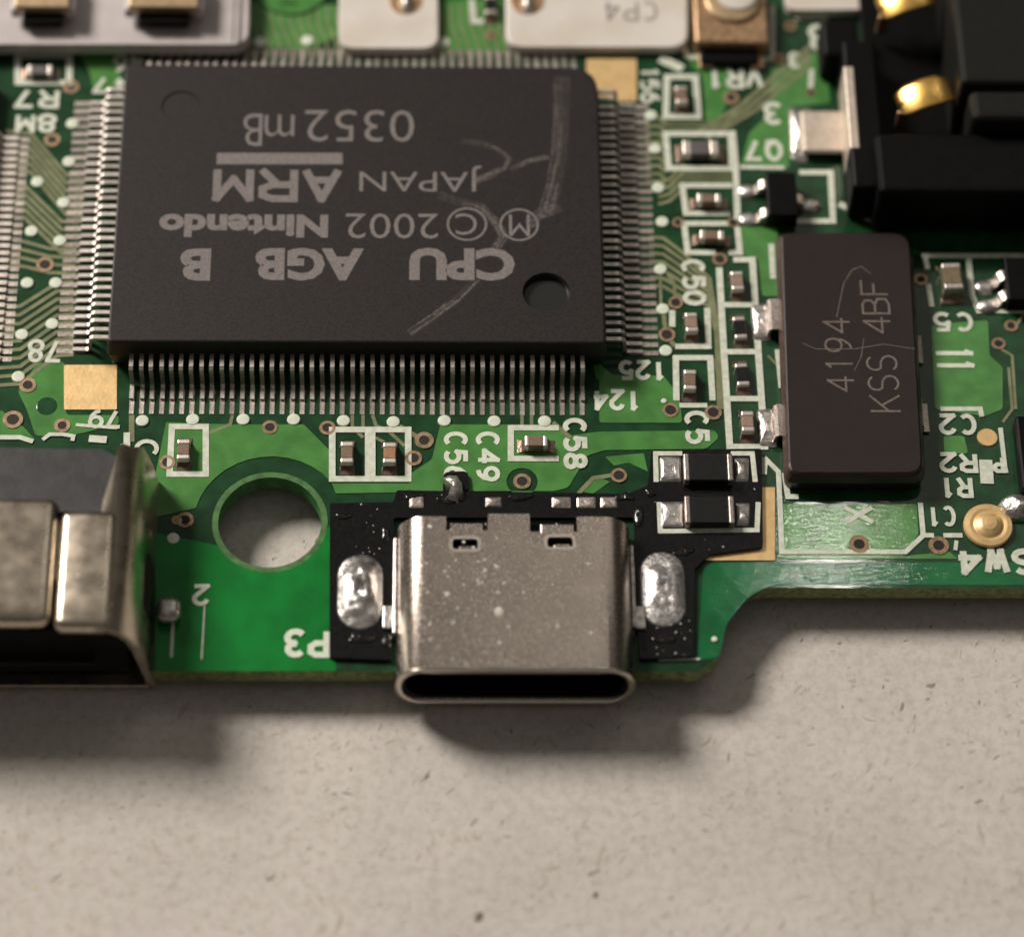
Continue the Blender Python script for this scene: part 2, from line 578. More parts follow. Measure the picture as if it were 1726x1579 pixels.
def font_mesh(txt, rect, rot, z, bold=0.0, thick=0.004):
    """type-set lettering fitted in a rectangle measured on the photo"""
    cu = bpy.data.curves.new('tmp', 'FONT')
    cu.body = txt
    cu.resolution_u = 3
    cu.offset = bold
    cu.extrude = 0.0
    o = bpy.data.objects.new('tmp', cu)
    me = bpy.data.meshes.new_from_object(o)
    bpy.data.objects.remove(o)
    bpy.data.curves.remove(cu)
    me.materials.clear()
    xs = [v.co.x for v in me.vertices]
    ys = [v.co.y for v in me.vertices]
    x0, x1, y0, y1 = min(xs), max(xs), min(ys), max(ys)
    u0, v0, u1, v1 = rect
    c = at((u0 + u1) / 2, (v0 + v1) / 2, z)
    ww = (at(u1, (v0 + v1) / 2, z) - at(u0, (v0 + v1) / 2, z)).length
    hh = (at((u0 + u1) / 2, v0, z) - at((u0 + u1) / 2, v1, z)).length
    if rot in (90, -90):
        ww, hh = hh, ww
    M = (Matrix.Translation((c.x, c.y, z)) @ Matrix.Rotation(radians(rot), 4, 'Z') @
         Matrix.Diagonal((ww / (x1 - x0), hh / (y1 - y0), 1, 1)) @ Matrix.Translation((-(x0 + x1) / 2, -(y0 + y1) / 2, 0)))
    me.transform(M)
    return me


def ring_mesh(cx, cy, r0, r1, z, n=20, drop=0.0, base=None):
    """flat ring; with drop > 0 the inner wall goes down; with base the outer wall goes down to base"""
    bm = bmesh.new()
    rings = []
    if base is not None:
        rings.append([(x, y, base) for x, y in circle(cx, cy, r1, n)])
    rings.append([(x, y, z) for x, y in circle(cx, cy, r1, n)])
    rings.append([(x, y, z) for x, y in circle(cx, cy, r0, n)])
    if drop > 0:
        rings.append([(x, y, z - drop) for x, y in circle(cx, cy, r0, n)])
    loft(bm, rings, False, False)
    return to_mesh(bm)


def disc_mesh(cx, cy, r, z, n=18, h=0.02, dome=0.0):
    bm = bmesh.new()
    rings = [[(x, y, z - h) for x, y in circle(cx, cy, r, n)], [(x, y, z) for x, y in circle(cx, cy, r * 0.93, n)]]
    if dome > 0:
        for k in range(1, 5):
            t = k / 5
            rings.append([(x, y, z + dome * sin(t * pi / 2)) for x, y in circle(cx, cy, r * 0.93 * cos(t * pi / 2), n)])
    loft(bm, rings)
    return to_mesh(bm)


def blob_mesh(outline, z, h, seed=0, amp=0.25, rings=9, power=2.2, sc=1.3, wet=False):
    """lumpy solder dome on a closed outline"""
    cx = sum(p[0] for p in outline) / len(outline)
    cy = sum(p[1] for p in outline) / len(outline)
    bm = bmesh.new()
    lp = []
    for k in range(rings):
        t = 1 - k / rings
        r = []
        for (x, y) in outline:
            px, py = cx + (x - cx) * t, cy + (y - cy) * t
            zz = h * (1 - t ** power) ** 0.6
            if wet:
                s_ = 1 - t
                zz = h * (s_ * s_ * (3 - 2 * s_) * 0.75 + 0.25 * (1 - t ** 6))
            nz = noise.noise(Vector((px * sc, py * sc, seed * 7.3))) * 0.7 + noise.noise(Vector((px * sc * 2.7, py * sc * 2.7, seed * 3.1))) * 0.3
            r.append((px, py, z + zz * (1 + amp * nz * 2)))
        lp.append(r)
    lp.insert(0, [(x, y, z - 0.03) for x, y in outline])
    loft(bm, lp, True, True)
    return to_mesh(bm)


# ---------------------------------------------------------------- the paper the board lies on
TABLE = -1.70
bm = bmesh.new()
g = 90.0
loft(bm, [[(-g, -g, TABLE - 0.4), (g, -g, TABLE - 0.4), (g, g, TABLE - 0.4), (-g, g, TABLE - 0.4)],
          [(-g, -g, TABLE), (g, -g, TABLE), (g, g, TABLE), (-g, g, TABLE)]])
paper = put('paper_sheet', to_mesh(bm), 'paper')
paper['kind'] = 'structure'
paper['label'] = 'speckled off-white recycled paper the circuit board lies on'


def fibre_layer(material, count, lmin, lmax, wmin, wmax, seed):
    rnd = random.Random(seed)
    bm = bmesh.new()
    for i in range(count):
        x = rnd.uniform(-22, 34)
        y = rnd.uniform(-36, -10)
        a = rnd.gauss(radians(48), radians(38))
        l = rnd.uniform(lmin, lmax) * (0.5 + rnd.random())
        c = rnd.uniform(-0.12, 0.12)
        w = rnd.uniform(wmin, wmax)
        z = TABLE + 0.004 + 0.004 * rnd.random()
        up, lo = [], []
        for k in range(6):
            t = k / 5 - 0.5
            hw = w * (1 - (2 * t) ** 2 * 0.9) * rnd.uniform(0.5, 1.0) / 2
            px, py = x + cos(a + c * t * 3) * l * t, y + sin(a + c * t * 3) * l * t
            up.append(bm.verts.new((px - sin(a) * hw, py + cos(a) * hw, z)))
            lo.append(bm.verts.new((px + sin(a) * hw, py - cos(a) * hw, z)))
        for k in range(5):
            bm.faces.new((lo[k], lo[k + 1], up[k + 1], up[k]))
    me = bpy.data.meshes.new('fibres')
    bm.to_mesh(me)
    bm.free()
    o = put('paper_fibres', me, material, paper)
    o['kind'] = 'stuff'


fibre_layer('fibre', 60, 0.15, 0.5, 0.03, 0.09, 1)
fibre_layer('fibre_mid', 110, 0.15, 0.5, 0.03, 0.10, 2)
fibre_layer('fibre_mid', 260, 0.06, 0.22, 0.05, 0.13, 12)
fibre_layer('fibre_soft', 1500, 0.08, 0.4, 0.04, 0.18, 5)
fibre_layer('fibre_yellow', 16, 0.15, 0.4, 0.08, 0.2, 3)
fibre_layer('fibre_soft', 90, 0.3, 0.9, 0.10, 0.30, 8)
for (u, v, a, l, w) in ((808, 1545, 60, 0.55, 0.32), (1004, 1508, 70, 0.3, 0.2), (1000, 1470, 25, 0.6, 0.14), (1265, 1140, 35, 0.6, 0.06), (720, 1305, 60, 0.45, 0.1), (455, 1480, 20, 0.4, 0.14), (95, 1478, 40, 0.5, 0.08), (1650, 1350, 20, 0.4, 0.12), (1520, 1190, 75, 0.5, 0.14), (1570, 1155, 20, 0.5, 0.2)):
    p = at(u, v, TABLE)
    a = radians(a)
    rnd = random.Random(u)
    ol = []
    for k in range(9):
        t = 2 * pi * k / 9
        rr_ = rnd.uniform(0.6, 1.1)
        lx, ly = l / 2 * cos(t) * rr_, w / 2 * sin(t) * rr_
        ol.append((p.x + cos(a) * lx - sin(a) * ly, p.y + sin(a) * lx + cos(a) * ly))
    put('paper_chip', fill([ol], TABLE + 0.001, TABLE + 0.012), 'fibre' if u in (808, 1004) else 'fibre_mid', paper)

# ---------------------------------------------------------------- the circuit board
board = thing('circuit_board', 'green printed circuit board with white lettering lying on speckled paper', 'circuit board', (0, 0, TABLE))
YF = -20.62
YS = -16.98
HOLE = at(455, 880)
HR = 2.02
hole2 = at(492, -22)
notch = [(-24, 18), (-24, -15.6), (-7.95, -15.6), (-7.95, YF), (2.0, YF), (2.0, -15.2), (10.35, -15.2), (10.35, YF), (13.2, YF - 0.0), (13.95, YF + 0.55), (14.05, -18.9), (14.5, -17.6), (15.6, YS), (36, YS), (36, 18)]
outline = round_poly(notch, [0, 0, 0, 0, 0, 0, 0, 0, 0.3, 0.3, 0.5, 0.5, 0.5, 0, 0], 4)
sub = fill([outline, circle(HOLE.x, HOLE.y, HR, 48), circle(hole2.x, hole2.y, 1.0, 30)], -0.8, 0.0)
sub.materials.append(MATS['mask_bare'])
sub.materials.append(MATS['board_edge'])
sub.materials.append(MATS['hole_wall'])
for p in sub.polygons:
    if abs(p.normal.z) < 0.5:
        p.material_index = 1
        if (Vector(p.center[:2]) - Vector((HOLE.x, HOLE.y))).length < HR + 0.2:
            p.material_index = 2
put('substrate', sub, None, board)
CZ = 0.030      # copper under the green mask stands a little proud
NPOUR = [0]


def pour(pts, holes=(), material='mask_copper', z=CZ, rad=0.15, name='copper_pour'):
    NPOUR[0] += 1
    z = z - 0.0008 * NPOUR[0]
    me = fill([round_poly(xy(pts), rad, 3)] + [circle(at(u, v).x, at(u, v).y, r, 24) for u, v, r in holes], z - 0.028, z)
    return put(name, me, material, board)


# large open field round the hole and along the front edge
fl = [(262, 905), (330, 905), (345, 960), (420, 995), (500, 985), (556, 935), (556, 1000), (552, 1124), (300, 1124), (262, 1124)]
hr = []
for a in range(208, 356, 12):
    hr.append((HOLE.x + 2.25 * cos(radians(a)), HOLE.y + 2.25 * sin(radians(a))))
tl, tr = at(262, 898), at(566, 872)
bl, br = at(262, 1131), at(566, 1131)
loop = [(bl.x, bl.y), (br.x, br.y), (tr.x, tr.y)] + [p for p in reversed(hr)] + [(tl.x, tl.y)]
put('mask_field', fill([loop], 0.001, 0.014), 'mask_open', board)
loop = xy([(1186, 950), (1252, 948), (1726, 948), (1790, 948), (1790, 986), (1300, 986), (1262, 1005), (1225, 1050), (1212, 1108), (1176, 1112)])
put('mask_field', fill([round_poly(loop, 0.2, 3)], 0.001, 0.014), 'mask_edge', board)

# copper areas under the mask
arc = []
for a in range(168, 30, -10):
    arc.append((HOLE.x + 2.98 * cos(radians(a)), HOLE.y + 2.98 * sin(radians(a))))
P = lambda u, v: (at(u, v).x, at(u, v).y)
put('underside_part', box_mesh((0, 3, -1.25), (12, 9, 0.9), 0.1), 'black_plastic', board)
put('underside_part', box_mesh((19, -8, -1.25), (7, 6, 0.9), 0.1), 'black_plastic', board)
loop = [P(262, 872), P(262, 800), P(280, 712), P(395, 716), P(512, 716), P(558, 762), P(558, 815), P(690, 815), P(690, 830), P(566, 832)]
put('copper_pour', fill([loop + list(reversed(arc))], 0.002, CZ), 'mask_copper', board)
pour([(742, 716), (940, 716), (958, 735), (1010, 728), (1205, 726), (1212, 738), (1190, 757), (1020, 759), (990, 768), (958, 822), (935, 828), (690, 828), (690, 800), (728, 775)],
     [(880, 812, 0.62)])
pour([(1010, 632), (1118, 634), (1145, 668), (1150, 713), (1010, 713)])
pour([(1570, 548), (1665, 540), (1668, 600), (1690, 620), (1690, 690), (1660, 702), (1575, 690)])
pour([(1590, 735), (1625, 735), (1632, 765), (1592, 765)])
pour([(1300, 120), (1390, 80), (1400, 175), (1335, 180), (1330, 285), (1248, 285), (1262, 225), (1300, 190)])
pour([(1246, 382), (1310, 382), (1316, 500), (1285, 500), (1278, 436), (1250, 430)])
pour([(62, 612), (108, 610), (112, 700), (200, 700), (200, 716), (118, 735), (60, 735), (45, 690), (30, 660), (45, 640)])
pour([(1312, 850), (1545, 850), (1548, 900), (1520, 938), (1600, 930), (1615, 942), (1312, 942)], rad=0.1)
pour([(128, 82), (200, 82), (205, 150), (160, 160), (150, 120)])
pour([(1160, 105), (1230, 108), (1232, 155), (1210, 215), (1190, 205), (1185, 130)])
pour([(425, 0), (575, 10), (572, 60), (520, 85), (440, 80), (425, 60)], [(492, -22, 1.6)])
pour([(745, 0), (848, 0), (850, 88), (740, 88)])
pour([(0, 690), (40, 720), (60, 742), (0, 742)])
pour([(995, 600), (1040, 640), (1005, 640)], rad=0.05)
pour([(1020, 770), (1085, 764), (1092, 795), (1060, 780), (1035, 785)], rad=0.05)
pour([(975, 828), (1010, 805), (1028, 812), (1000, 832)], rad=0.05)

# narrow conductors under the mask, too fine to tell apart one by one
bm = bmesh.new()
TW = 0.165


def tr_(pts, w=TW, z=CZ):
    ribbon(bm, xy(pts), w, z + random.random() * 0.002, 0.03)


for k in range(6):
    tr_([(10, 222 + 13 * k), (52, 226 + 13 * k), (112, 296 + 13.4 * k), (140, 298 + 13.4 * k)])
for k in range(5):
    tr_([(8, 310 + 13.5 * k), (42, 314 + 13.5 * k), (104, 374 + 13.4 * k), (132, 376 + 13.4 * k)])
for k in range(4):
    tr_([(4, 404 + 14 * k), (40, 408 + 14 * k), (84, 420 + 13.4 * k), (128, 422 + 13.4 * k)])
for k in range(10):
    tr_([(-10, 520 + 14.5 * k), (34, 517 + 14.5 * k), (96, 478 + 13.6 * k), (124, 476 + 13.6 * k)])
for k in range(9):
    v = 200 + 13.4 * k
    tr_([(1088, v), (1112, v), (1124, v + 12)])
for k in range(7):
    v = 400 + 13.6 * k
    tr_([(1094, v), (1118, v + 2), (1150, v + 26 - k), (1196, v + 70 - 6 * k), (1206 + 2.3 * k, v + 130), (1212 + 2.6 * k, 690)])
for k in range(4):
    tr_([(1110, 345 - 12 * k), (1128, 340 - 12 * k), (1152, 318 - 14 * k)])
for k in range(3):
    tr_([(1176 + 8 * k, 225 + 5 * k), (1250 + 12 * k, 178 + 4 * k), (1330 + 10 * k, 108 + 8 * k), (1365, 80 + 10 * k)], 0.2)
tr_([(1240, 190), (1222, 212), (1180, 216)])
for k in range(3):
    tr_([(1125, 207 + 6 * k), (1225, 208 + 6 * k)], 0.08)
for k in range(3):
    tr_([(1150, 292 + 7 * k), (1234, 293 + 7 * k)], 0.09)
for k in range(44):
    u = 262 + 15.9 * k
    tr_([(u, 96), (u + 3, 74), (u - 12, 40), (u - 12, 10)], 0.11)
tr_([(222, 700), (222, 745)], 0.22)
tr_([(594, 700), (594, 720), (612, 738)], 0.14)
tr_([(612, 700), (612, 722), (632, 738), (648, 746)], 0.14)
tr_([(628, 700), (634, 718), (656, 728), (682, 752)], 0.14)
tr_([(392, 700), (388, 716), (352, 730)], 0.14)
tr_([(880, 700), (880, 720)], 0.14)
tr_([(896, 700), (896, 720)], 0.14)
tr_([(932, 712), (962, 738)], 0.16)
tr_([(665, 714), (700, 735), (715, 743)], 0.2)
tr_([(975, 832), (1000, 806), (1043, 800)], 0.18)
tr_([(1118, 520), (1120, 545), (1124, 565)], 0.18)
tr_([(1113, 456), (1114, 520)], 0.12)
tr_([(1139, 511), (1136, 478), (1118, 452)], 0.14)
tr_([(1200, 604), (1210, 625), (1214, 690)], 0.14)
tr_([(1124, 565), (1138, 585)], 0.2)
tr_([(1700, 620), (1706, 690), (1690, 712)], 0.12)
tr_([(1680, 585), (1706, 600), (1712, 690)], 0.12)
tr_([(1294, 600), (1316, 622)], 0.1)
tr_([(1705, 560), (1726, 530)], 0.12)
me = bpy.data.meshes.new('traces')
bm.to_mesh(me)
bm.free()
o = put('copper_traces', me, 'mask_trace', board)
o['kind'] = 'stuff'

# solder pads of the big chip: one under every pin
PITCH = 0.4
bottom_pad = box_mesh((0, 0, 0), (0.19, 1.15, 0.03))
for k in range(46):
    x = (k - 22.5) * PITCH
    for s in (-1, 1):
        put('solder_pad', bottom_pad, 'pad_tin', board, (x, s * 8.58, 0.018))
side_pad = box_mesh((0, 0, 0), (1.15, 0.21, 0.03))
for k in range(32):
    y = (k - 15.5) * PITCH
    for s in (-1, 1):
        put('solder_pad', side_pad, 'pad_tin', board, (s * 11.58, y, 0.018))


def gold_pad(rect, name='gold_pad', rad=0.05):
    u0, v0, u1, v1 = rect
    return put(name, fill([round_poly(xy([(u0, v1), (u1, v1), (u1, v0), (u0, v0)]), rad, 2)], 0.004, 0.042), 'gold_flat', board)


gold_pad((108, 616, 197, 691))
gold_pad((988, 100, 1073, 172))
put('gold_edge', fill([xy([(1170, 945), (1306, 945), (1306, 822), (1282, 822), (1282, 920), (1196, 926)])], 0.006, 0.046), 'gold_flat', board)


def via(u, v, r=0.36, h=0.17, ring='via_ring'):
    p = at(u, v)
    h, r = h * 1.12, r * 0.96
    t = put('via', ring_mesh(p.x, p.y, h, r, CZ + 0.026, 18, 0.0, 0.0), ring, board)
    put('drill_hole', disc_mesh(p.x, p.y, h * 1.04, CZ + 0.008, 14, 0.01), 'hole_dark', t)


for u, v, *k in [(88, 237), (120, 148), (76, 447, 0.38, 0.2), (47, 650, 0.36, 0.18), (105, 718, 0.34, 0.16), (22, 708, 0.42, 0.22), (455, 721, 0.33, 0.17),
                 (552, 722, 0.34, 0.18), (715, 743, 0.4, 0.19), (697, 773, 0.36, 0.19), (880, 812, 0.37, 0.19), (1043, 802, 0.34, 0.19), (1130, 692, 0.34, 0.2),
                 (1202, 696, 0.36, 0.2), (1124, 565, 0.36, 0.2), (1139, 511, 0.32, 0.17), (1143, 376, 0.26, 0.14), (1236, 376, 0.28, 0.15), (1213, 438, 0.33, 0.17),
                 (1232, 166, 0.36, 0.17), (1366, 157, 0.2, 0.1), (312, 877, 0.36, 0.18), (282, 780, 0.34, 0.18), (1448, 918, 0.42, 0.2), (1582, 920, 0.42, 0.2),
                 (1683, 580, 0.3, 0.15), (1704, 550, 0.3, 0.14), (320, 1080, 0.0, 0.0), (1332, 45, 0.28, 0.12), (1312, 100, 0.3, 0.1), (828, 60, 0.25, 0.1), (1552, 472, 0.3, 0.15)]:
    if k and k[0] == 0.0:
        continue
    via(u, v, *(k if k else (0.36, 0.17)))
put('hole_rim', ring_mesh(HOLE.x, HOLE.y, HR + 0.005, HR + 0.24, 0.019, 48, 0.3, 0.0), 'hole_rim', board)
p = at(79, 685)
put('drill_hole', disc_mesh(p.x, p.y, 0.42, CZ + 0.004, 20, 0.01), 'mask_bare', board)
p = hole2
put('hole_ring', ring_mesh(p.x, p.y, 1.05, 1.6, 0.12, 36, 0.9, 0.0), 'mask_copper', board)
p = at(298, 877)
put('via_tail', disc_mesh(p.x, p.y, 0.22, CZ + 0.02, 14), 'via_ring', board)

for u, v in [(240, 710), (325, 708), (410, 708), (495, 708), (579, 710), (663, 712), (749, 710), (833, 711), (918, 711),
             (1097, 196), (1104, 252), (1109, 318), (1116, 375), (1113, 455), (1117, 522), (1122, 592),
             (122, 210), (116, 274), (63, 308), (107, 343), (53, 391), (101, 407), (46, 478), (94, 478), (88, 547), (37, 565), (31, 636),
             (438, 72), (518, 70), (748, 73), (292, 908), (1204, 1078), (1119, 677)]:
    p = at(u, v)
    r = 0.27
    if (u, v) in ((1204, 1078), (1119, 677)):
        r = 0.12
    if v == 908:
        r = 0.25
    put('test_dot', disc_mesh(p.x, p.y, r, CZ + 0.045, 16, 0.05, 0.02), 'ink_bright', board)

IZ = CZ + 0.022     # white ink


def silk(pts, w=0.24, closed=False, material='ink', z=IZ):
    return put('printed_outline', strip_mesh(xy(pts), w, z + random.random() * 0.004, 0.05, closed), material, board)


silk([(1124, 131), (1172, 131), (1177, 198), (1122, 198)], 0.27, True)
silk([(1122, 227), (1232, 227), (1233, 285), (1127, 285)], 0.27, True)
silk([(1234, 222), (1240, 285), (1243, 372)], 0.27, z=IZ + 0.006)
silk([(1234, 314), (1150, 314), (1156, 361), (1230, 361)], 0.25)
silk([(1228, 378), (1153, 378), (1159, 427), (1206, 427)], 0.25)
silk([(1228, 427), (1247, 427), (1243, 384)], 0.25)
silk([(1248, 283), (1322, 284)], 0.2)
silk([(1347, 292), (1400, 292), (1404, 374), (1252, 374)], 0.26)
silk([(1414, 345), (1470, 371)], 0.3)
silk([(1212, 452), (1220, 592), (1230, 754), (1289, 754), (1278, 595), (1268, 439), (1236, 439)], 0.27)
silk([(1216, 515), (1272, 515)], 0.25, z=IZ + 0.006)
silk([(1221, 594), (1277, 594)], 0.25, z=IZ + 0.006)
silk([(1226, 673), (1282, 673)], 0.25, z=IZ + 0.006)
silk([(1133, 524), (1133, 552)], 0.25)
silk([(1138, 585), (1194, 585), (1192, 520)], 0.25)
silk([(1140, 676), (1139, 604), (1197, 604), (1201, 676)], 0.25)
silk([(1145, 684), (1192, 684)], 0.22)
silk([(942, 722), (861, 722), (861, 774), (942, 774)], 0.25)
silk([(560, 725), (688, 725), (688, 808), (560, 808)], 0.26, True)
silk([(624, 726), (624, 807)], 0.42, z=IZ + 0.006)
silk([(290, 720), (347, 720), (347, 800), (286, 800)], 0.25, True)
silk([(30, 95), (117, 95), (117, 141), (30, 141)], 0.26, True)
silk([(1160, 98), (1250, 98)], 0.22)
silk([(1302, 10), (1302, 100), (1262, 103)], 0.2)
silk([(1160, 98), (1146, 70)], 0.22)
silk([(1112, 100), (1150, 118)], 0.42)
silk([(1340, 32), (1394, 32)], 0.22)
silk([(795, 0), (798, 38), (828, 38)], 0.24)
silk([(1300, 412), (1303, 471)], 0.24)
silk([(1311, 590), (1318, 655)], 0.26)
silk([(1288, 772), (1312, 796), (1318, 931), (1526, 931), (1556, 903), (1551, 848)], 0.2)
silk([(1288, 772), (1286, 800)], 0.3)
silk([(1322, 798), (1328, 838), (1346, 838)], 0.22)
silk([(1556, 903), (1574, 903)], 0.2, z=IZ + 0.006)
silk([(1590, 903), (1622, 903)], 0.2)
silk([(1612, 912), (1610, 928)], 0.15)
silk([(1726, 432), (1558, 432), (1563, 455)], 0.22)
silk([(1564, 480), (1570, 518)], 0.22)
silk([(1632, 434), (1638, 500), (1650, 525), (1740, 525)], 0.24, z=IZ + 0.006)
silk([(1585, 690), (1652, 690), (1655, 703)], 0.2)
silk([(1686, 722), (1694, 790), (1696, 798)], 0.18)
silk([(1661, 776), (1664, 816)], 0.52)
silk([(292, 1045), (289, 1108)], 0.12)
silk([(345, 1022), (340, 1112)], 0.06)
silk([(128, 717), (198, 722)], 0.14)
silk([(150, 740), (180, 742)], 0.32)
silk([(0, 738), (34, 738), (56, 745)], 0.2)
silk([(72, 742), (84, 733), (106, 733), (124, 736), (122, 744)], 0.16)
silk([(214, 730), (214, 752), (204, 754)], 0.26)
silk([(1368, 118), (1366, 150)], 0.22)
silk([(1180, 1111), (1110, 1113)], 0.07)


def lettering(txt, rect, rot, w=0.19, material='ink'):
    return put('printed_letters', letters_mesh(txt, rect, rot, w, IZ), material, board)


lettering('C58', (949, 704, 990, 791), -90, 0.21)
lettering('C56', (748, 727, 789, 812), -90, 0.19, 'ink_bright')
lettering('C49', (802, 727, 843, 812), -90, 0.19, 'ink_bright')
lettering('125', (1042, 607, 1125, 641), 180, 0.19, 'ink_bright')
lettering('124', (998, 656, 1082, 692), 180, 0.19, 'ink_bright')
lettering('156', (1078, 112, 1112, 175), -90, 0.17)
lettering('C50', (1149, 437, 1190, 515), -90, 0.21)
lettering('C5', (1154, 692, 1196, 749), -90, 0.2)
lettering('VR1', (1190, 113, 1287, 150), 180, 0.22)
lettering('3', (1286, 172, 1320, 211), 180, 0.24)
lettering('Q7', (1256, 235, 1320, 272), 180, 0.21)
lettering('3', (1328, 88, 1350, 116), 180, 0.18)
lettering('e8'.upper().replace('E', '6'), (1362, 42, 1430, 86), 180, 0.24)
lettering('79', (148, 690, 206, 722), 180, 0.16)
lettering('78', (46, 572, 106, 611), 180, 0.17)
lettering('47', (156, 130, 224, 158), 180, 0.16)
lettering('46', (190, 92, 242, 122), 180, 0.17)
lettering('R7', (24, 150, 100, 183), 180, 0.2)
lettering('8M', (26, 192, 96, 224), 180, 0.2)
lettering('C', (226, 740, 268, 772), -90, 0.18)
lettering('2', (323, 984, 354, 1021), 180, 0.18)
lettering('P3', (478, 1059, 556, 1108), 180, 0.25, 'ink_bright')
lettering('C5', (1572, 526, 1640, 559), 180, 0.18)
lettering('11', (1574, 584, 1642, 626), -90, 0.2, 'ink_bright')
lettering('C2', (1581, 697, 1646, 733), 180, 0.19)
lettering('R2', (1582, 762, 1648, 797), 180, 0.19)
lettering('R1', (1583, 802, 1640, 839), 180, 0.19)
lettering('C1', (1562, 852, 1611, 887), 180, 0.16)
lettering('SW4', (1612, 924, 1748, 969), 180, 0.26)
lettering('X', (1420, 851, 1475, 884), 180, 0.2)
lettering('P', (1672, 768, 1694, 797), 180, 0.18)

# ---------------------------------------------------------------- the processor
CH = 1.85
chip = thing('processor_chip', 'large black processor chip with grey printed text and pins on all four sides', 'chip', (0, 0, 0))


def chip_ring(inset, z):
    hx, hy = 10.0 - inset, 7.0 - inset
    return [(p[0], p[1], z) for p in round_poly([(-hx, -hy), (hx, -hy), (hx, hy), (-hx, hy)], [0.2, 0.2, 1.25, 0.3], 5)]


bm = bmesh.new()
loft(bm, [chip_ring(0.16, 0.16), chip_ring(0.0, 0.92), chip_ring(0.0, 1.0), chip_ring(0.1, CH - 0.09), chip_ring(0.12, CH - 0.03), chip_ring(0.18, CH)], True, False)
d1, d2 = at(305, 180, CH), at(921, 493, CH)
body = put('body', to_mesh(bm), 'chip_plastic', chip)
top = [(x, y) for x, y, z in chip_ring(0.18, CH)]
put('top_face', fill([top, circle(d1.x, d1.y, 0.80, 36), circle(d2.x, d2.y, 0.96, 40)], CH - 0.02, CH), 'chip_plastic', chip)
bm = bmesh.new()
loft(bm, [[(x, y, CH - 0.001) for x, y in circle(d1.x, d1.y, 0.80, 36)], [(x, y, CH - 0.05) for x, y in circle(d1.x, d1.y, 0.76, 36)],
          [(x, y, CH - 0.05) for x, y in circle(d1.x, d1.y, 0.1, 36)]], False, True)
put('shallow_dimple', to_mesh(bm), 'chip_plastic', chip)
bm = bmesh.new()
loft(bm, [[(x, y, CH - 0.001) for x, y in circle(d2.x, d2.y, 0.96, 40)], [(x, y, CH - 0.10) for x, y in circle(d2.x, d2.y, 0.90, 40)],
          [(x, y, CH - 0.32) for x, y in circle(d2.x, d2.y, 0.86, 40)], [(x, y, CH - 0.32) for x, y in circle(d2.x, d2.y, 0.1, 40)]], False, True)
put('pin_one_mark', to_mesh(bm), 'chip_pit', chip)

# gull-wing pin: out of the body, over the shoulder, down to the pad (points along +y)
prof = [(-0.10, 1.02), (0.58, 1.02), (0.67, 0.97), (0.72, 0.86), (0.77, 0.22), (0.83, 0.12), (0.95, 0.09), (1.50, 0.078)]
TH = 0.13


def pin_mesh(prof, wid, th, foot_w=None):
    up, dn = [], []
    n = len(prof)
    for i in range(n):
        a = Vector(prof[max(i - 1, 0)])
        b = Vector(prof[min(i + 1, n - 1)])
        t = (b - a).normalized()
        nn = Vector((-t.y, t.x))
        up.append(Vector(prof[i]) + nn * th / 2)
        dn.append(Vector(prof[i]) - nn * th / 2)
    bm = bmesh.new()
    rings = []
    for a, b in zip(up, dn):
        h = wid / 2
        rings.append([(-h, a.x, a.y), (h, a.x, a.y), (h, b.x, b.y), (-h, b.x, b.y)])
    loft(bm, rings)
    return to_mesh(bm)


pin = pin_mesh(prof, 0.165, TH)
jit = lambda: random.gauss(0, 0.010)
for k in range(46):
    x = (k - 22.5) * PITCH
    put('pin', pin, 'pin_tin', chip, (x + jit(), 7.0 + jit(), 0), jit())
    put('pin', pin, 'pin_tin', chip, (x + jit(), -7.0 + jit(), 0), pi + jit())
for k in range(32):
    y = (k - 15.5) * PITCH
    put('pin', pin, 'pin_tin', chip, (10.0 + jit(), y + jit(), 0), -pi / 2 + jit())
    put('pin', pin, 'pin_tin', chip, (-10.0 + jit(), y + jit(), 0), pi / 2 + jit())

MZ = CH + 0.004


def mark(txt, rect, bold=0.0, name='printed_text'):
    return put(name, font_mesh(txt, rect, 180, MZ, bold), 'laser_mark', chip)


mark('CPU', (690, 418, 868, 473), 0.045)
mark('AGB', (430, 418, 613, 473), 0.045)
mark('B', (303, 419, 355, 473), 0.045)
mark('Nintendo', (268, 361, 553, 400), 0.045)
mark('2002', (583, 360, 739, 402), -0.006)
mark('C', (768, 360, 804, 396), -0.004)
mark('M', (858, 362, 893, 398), -0.004)
mark('JAPAN', (606, 279, 812, 323), -0.004)
put('printed_text', letters_mesh('ARM', (359, 281, 577, 341), 180, 0.34, MZ, 0.003, 1.4), 'laser_mark', chip)
mark('0352', (514, 186, 698, 239), -0.008)
mark('B', (410, 192, 442, 246), -0.008)
mark('m', (446, 194, 496, 230), -0.008)
put('printed_bar', fill([xy([(365, 277), (578, 277), (577, 258), (366, 258)], MZ)], MZ - 0.003, MZ), 'laser_mark', chip)
for u, v, r in ((787, 378, 0.78), (875, 379, 0.76)):
    p = at(u, v, MZ)
    put('printed_ring', strip_mesh(circle(p.x, p.y, r, 32), 0.09, MZ, 0.003, True), 'laser_mark', chip)


SR = random.Random(21)


